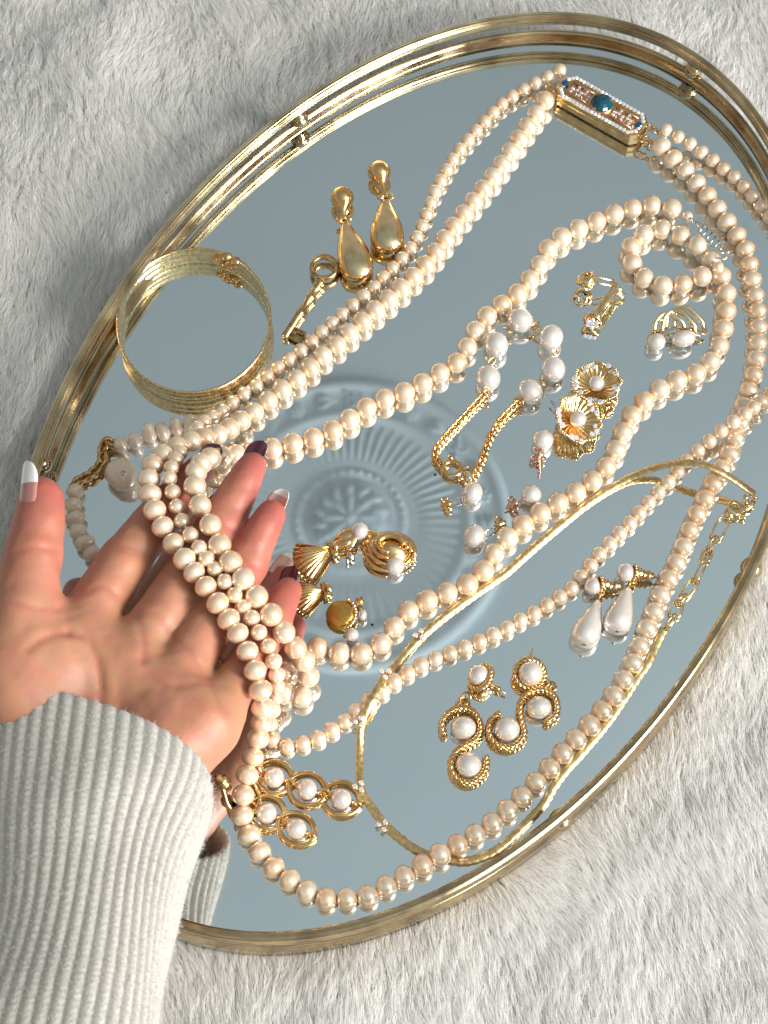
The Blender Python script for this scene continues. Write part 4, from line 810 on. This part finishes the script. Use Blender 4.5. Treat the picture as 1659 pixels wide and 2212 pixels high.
# ------------------------------------------------------------------ shell earrings and their gold companions
def shell(hinge, tip, spread, label, pin):
    t = thing('shell_earring', label, 'earring', 'gold scallop shell earrings'); A = P(*hinge); d = P(*tip)-A; L_ = np.linalg.norm(d); d /= L_; s = np.cross(d, (0, 0, 1)); s /= np.linalg.norm(s); up = np.cross(s, d); nR = 9; rows = []
    nu, nv = 18, nR*10+1
    for under in (0, 1):
        for i in range(nu):
            u = (i/(nu-1)); u = u if not under else 1-u; row = []
            for j in range(nv):
                v = j/(nv-1)*2-1; an = v*spread; rb = abs(math.cos(v*nR*math.pi/2+math.pi/2)); R_ = L_*u*(1-.10*v*v)*(1+.035*rb*u)
                hgt = 3.2*math.sin(min(1, u*1.02)*math.pi*.78)*(1-.5*v*v)+.55*rb*u-(.7 if under else 0)
                row.append(A+d*R_*math.cos(an)+s*R_*math.sin(an)+up*hgt)
            rows.append(row)
    g = G(); g.grid(np.array(rows)); g.obj('scallop', 'gold', t)
    g = G(); g.box(A+d*.6+up*1.0, d*1.3, s*3.0, up*.7, .2); g.sphere(A-d*.6+up*1.5, 1.6, 10, 7); g.tube([A+up*1.2, P(*pin)], .4, 6); g.obj('hinge', 'gold', t)
shell((722, 1186, 2.6), (641, 1226, 1.4), .60, 'ribbed gold scallop shell earring with bright top face, above the little finger', (644, 1176, 4))
shell((706, 1276, 2.0), (634, 1296, 1.4), .60, 'ribbed gold scallop shell earring half hidden by the fingertips', (640, 1300, 3))
fe = thing('petal_earring', 'gold petal earring with white pearl on top and its silver post hanging down', 'earring')
c = P(777, 1147, 6.5); pearl(fe, c, 6.6, 'white_pearl')
for x_, y_, rx, ry, an in ((745,1160,4.6,2.8,.5),(757,1172,3.6,2.2,.9),(806,1160,5.0,2.6,-.6),(798,1176,4.2,2.4,-.9),(738,1174,4.0,2.0,.2)):
    g = G(); g.sphere((0, 0, 0), (rx, ry, 1.6), 16, 10); v = g.v[0]; ca_, sa_ = math.cos(an), math.sin(an); v[:] = np.stack([v[:, 0]*ca_-v[:, 1]*sa_, v[:, 0]*sa_+v[:, 1]*ca_, v[:, 2]+.25*v[:, 0]], 1)+P(x_, y_, 4.6); g.obj('petal', 'gold', fe)
g = G(); g.tube([P(752, 1190, 3), P(750, 1220, 1.2)], .45, 7); g.lathe([(.8, -1), (1.8, 0), (1.6, 1), (.7, 1.8)], P(757, 1200, 2.4), (.1, -1, -.3), 12); g.obj('post', 'silver', fe)
sw = thing('swirl_earring', 'gold domed swirl earring with stepped rings and a white pearl at its lip', 'earring')
c = P(843, 1192, 1.4)
for k, (r, z, sq) in enumerate(((9.0, 1.6, .80), (7.6, 3.4, .78), (6.1, 5.0, .75), (4.6, 6.4, .72))):
    th = np.linspace(-.3, math.pi*1.42, 40)+.15; pts = c+np.stack([r*np.cos(th), r*sq*np.sin(th)+.5*k-1, z+0*th], 1); wd = np.interp(np.arange(40), (0, 6, 34, 39), (.6, 1.25, 1.25, .6)); G().tube(pts, wd, 10).obj('swirl_ring', 'gold', sw)
g = G(); g.lathe([(8.6, .4), (8.2, 1.6), (6.6, 3.2), (5, 4.8), (3, 6.0), (0, 6.6)], c+np.array([0, -.6, 0]), (0, 0, 1), 32); v = g.v[0]; v[:, 1] = c[1]+(v[:, 1]-c[1])*.76; g.obj('dome', 'gold', sw)
for k in range(11): an = -.9+k*.2; q = c+np.array([9.0*math.cos(an), 7.0*math.sin(an)-1, 1.3]); G().sphere(q, .85, 8, 6).obj('bead', 'pale_gold', sw)
pearl(sw, P(853, 1222, 4.4), (7.0, 6.8, 6.8), 'white_pearl'); g = G(); g.tube([P(826, 1165, 5), P(823, 1150, 5)], .5, 6); g.sphere(P(826, 1160, 4.6), 1.2, 8, 6); g.obj('post', 'old_gold', sw)
dc = thing('disc_earring', 'smooth brown-gold disc earring with beaded edge and small pearl, by the long strand', 'earring')
c = P(734, 1326, 3.4); nr = np.array([-.25, .05, 1.0]); g = G(); g.lathe([(0, 1.1), (2.5, 1.0), (4.4, .6), (5.3, 0), (5.2, -.6), (3.5, -1.2), (0, -1.5)], c, nr, 36); g.obj('disc', 'satin_gold', dc)
g = G()
for k in range(13): an = -1.25+k*.19; g.sphere(c+np.array([5.7*math.cos(an), 6.2*math.sin(an), .8+.4*math.cos(k*2.)]), .85, 8, 6)
g.obj('beaded_edge', 'pale_gold', dc); g = G(); g.sphere(P(777, 1299, 4), 1.7, 12, 8); g.tube([P(777, 1299, 4), P(781, 1290, 3)], .5, 6); g.obj('knob', 'gold', dc)
pearl(dc, P(760, 1371, 5.2), 5.0, 'white_pearl'); pearl(dc, P(783, 1328, 2.8), (3.4, 5.6, 4), 'white_pearl')
# dust specks on the glass
for k, (x_, y_, r) in enumerate(((940, 1025, .55), (804, 1349, .5))):
    o = G().sphere(P(x_, y_, .3), (r, r*.8, .3), 8, 5).obj('dust_speck', 'dust'); tag(o, ('dark dust speck on the mirror left of the spring ring clasp', 'dark dust speck on the mirror right of the disc earring')[k], 'dust')
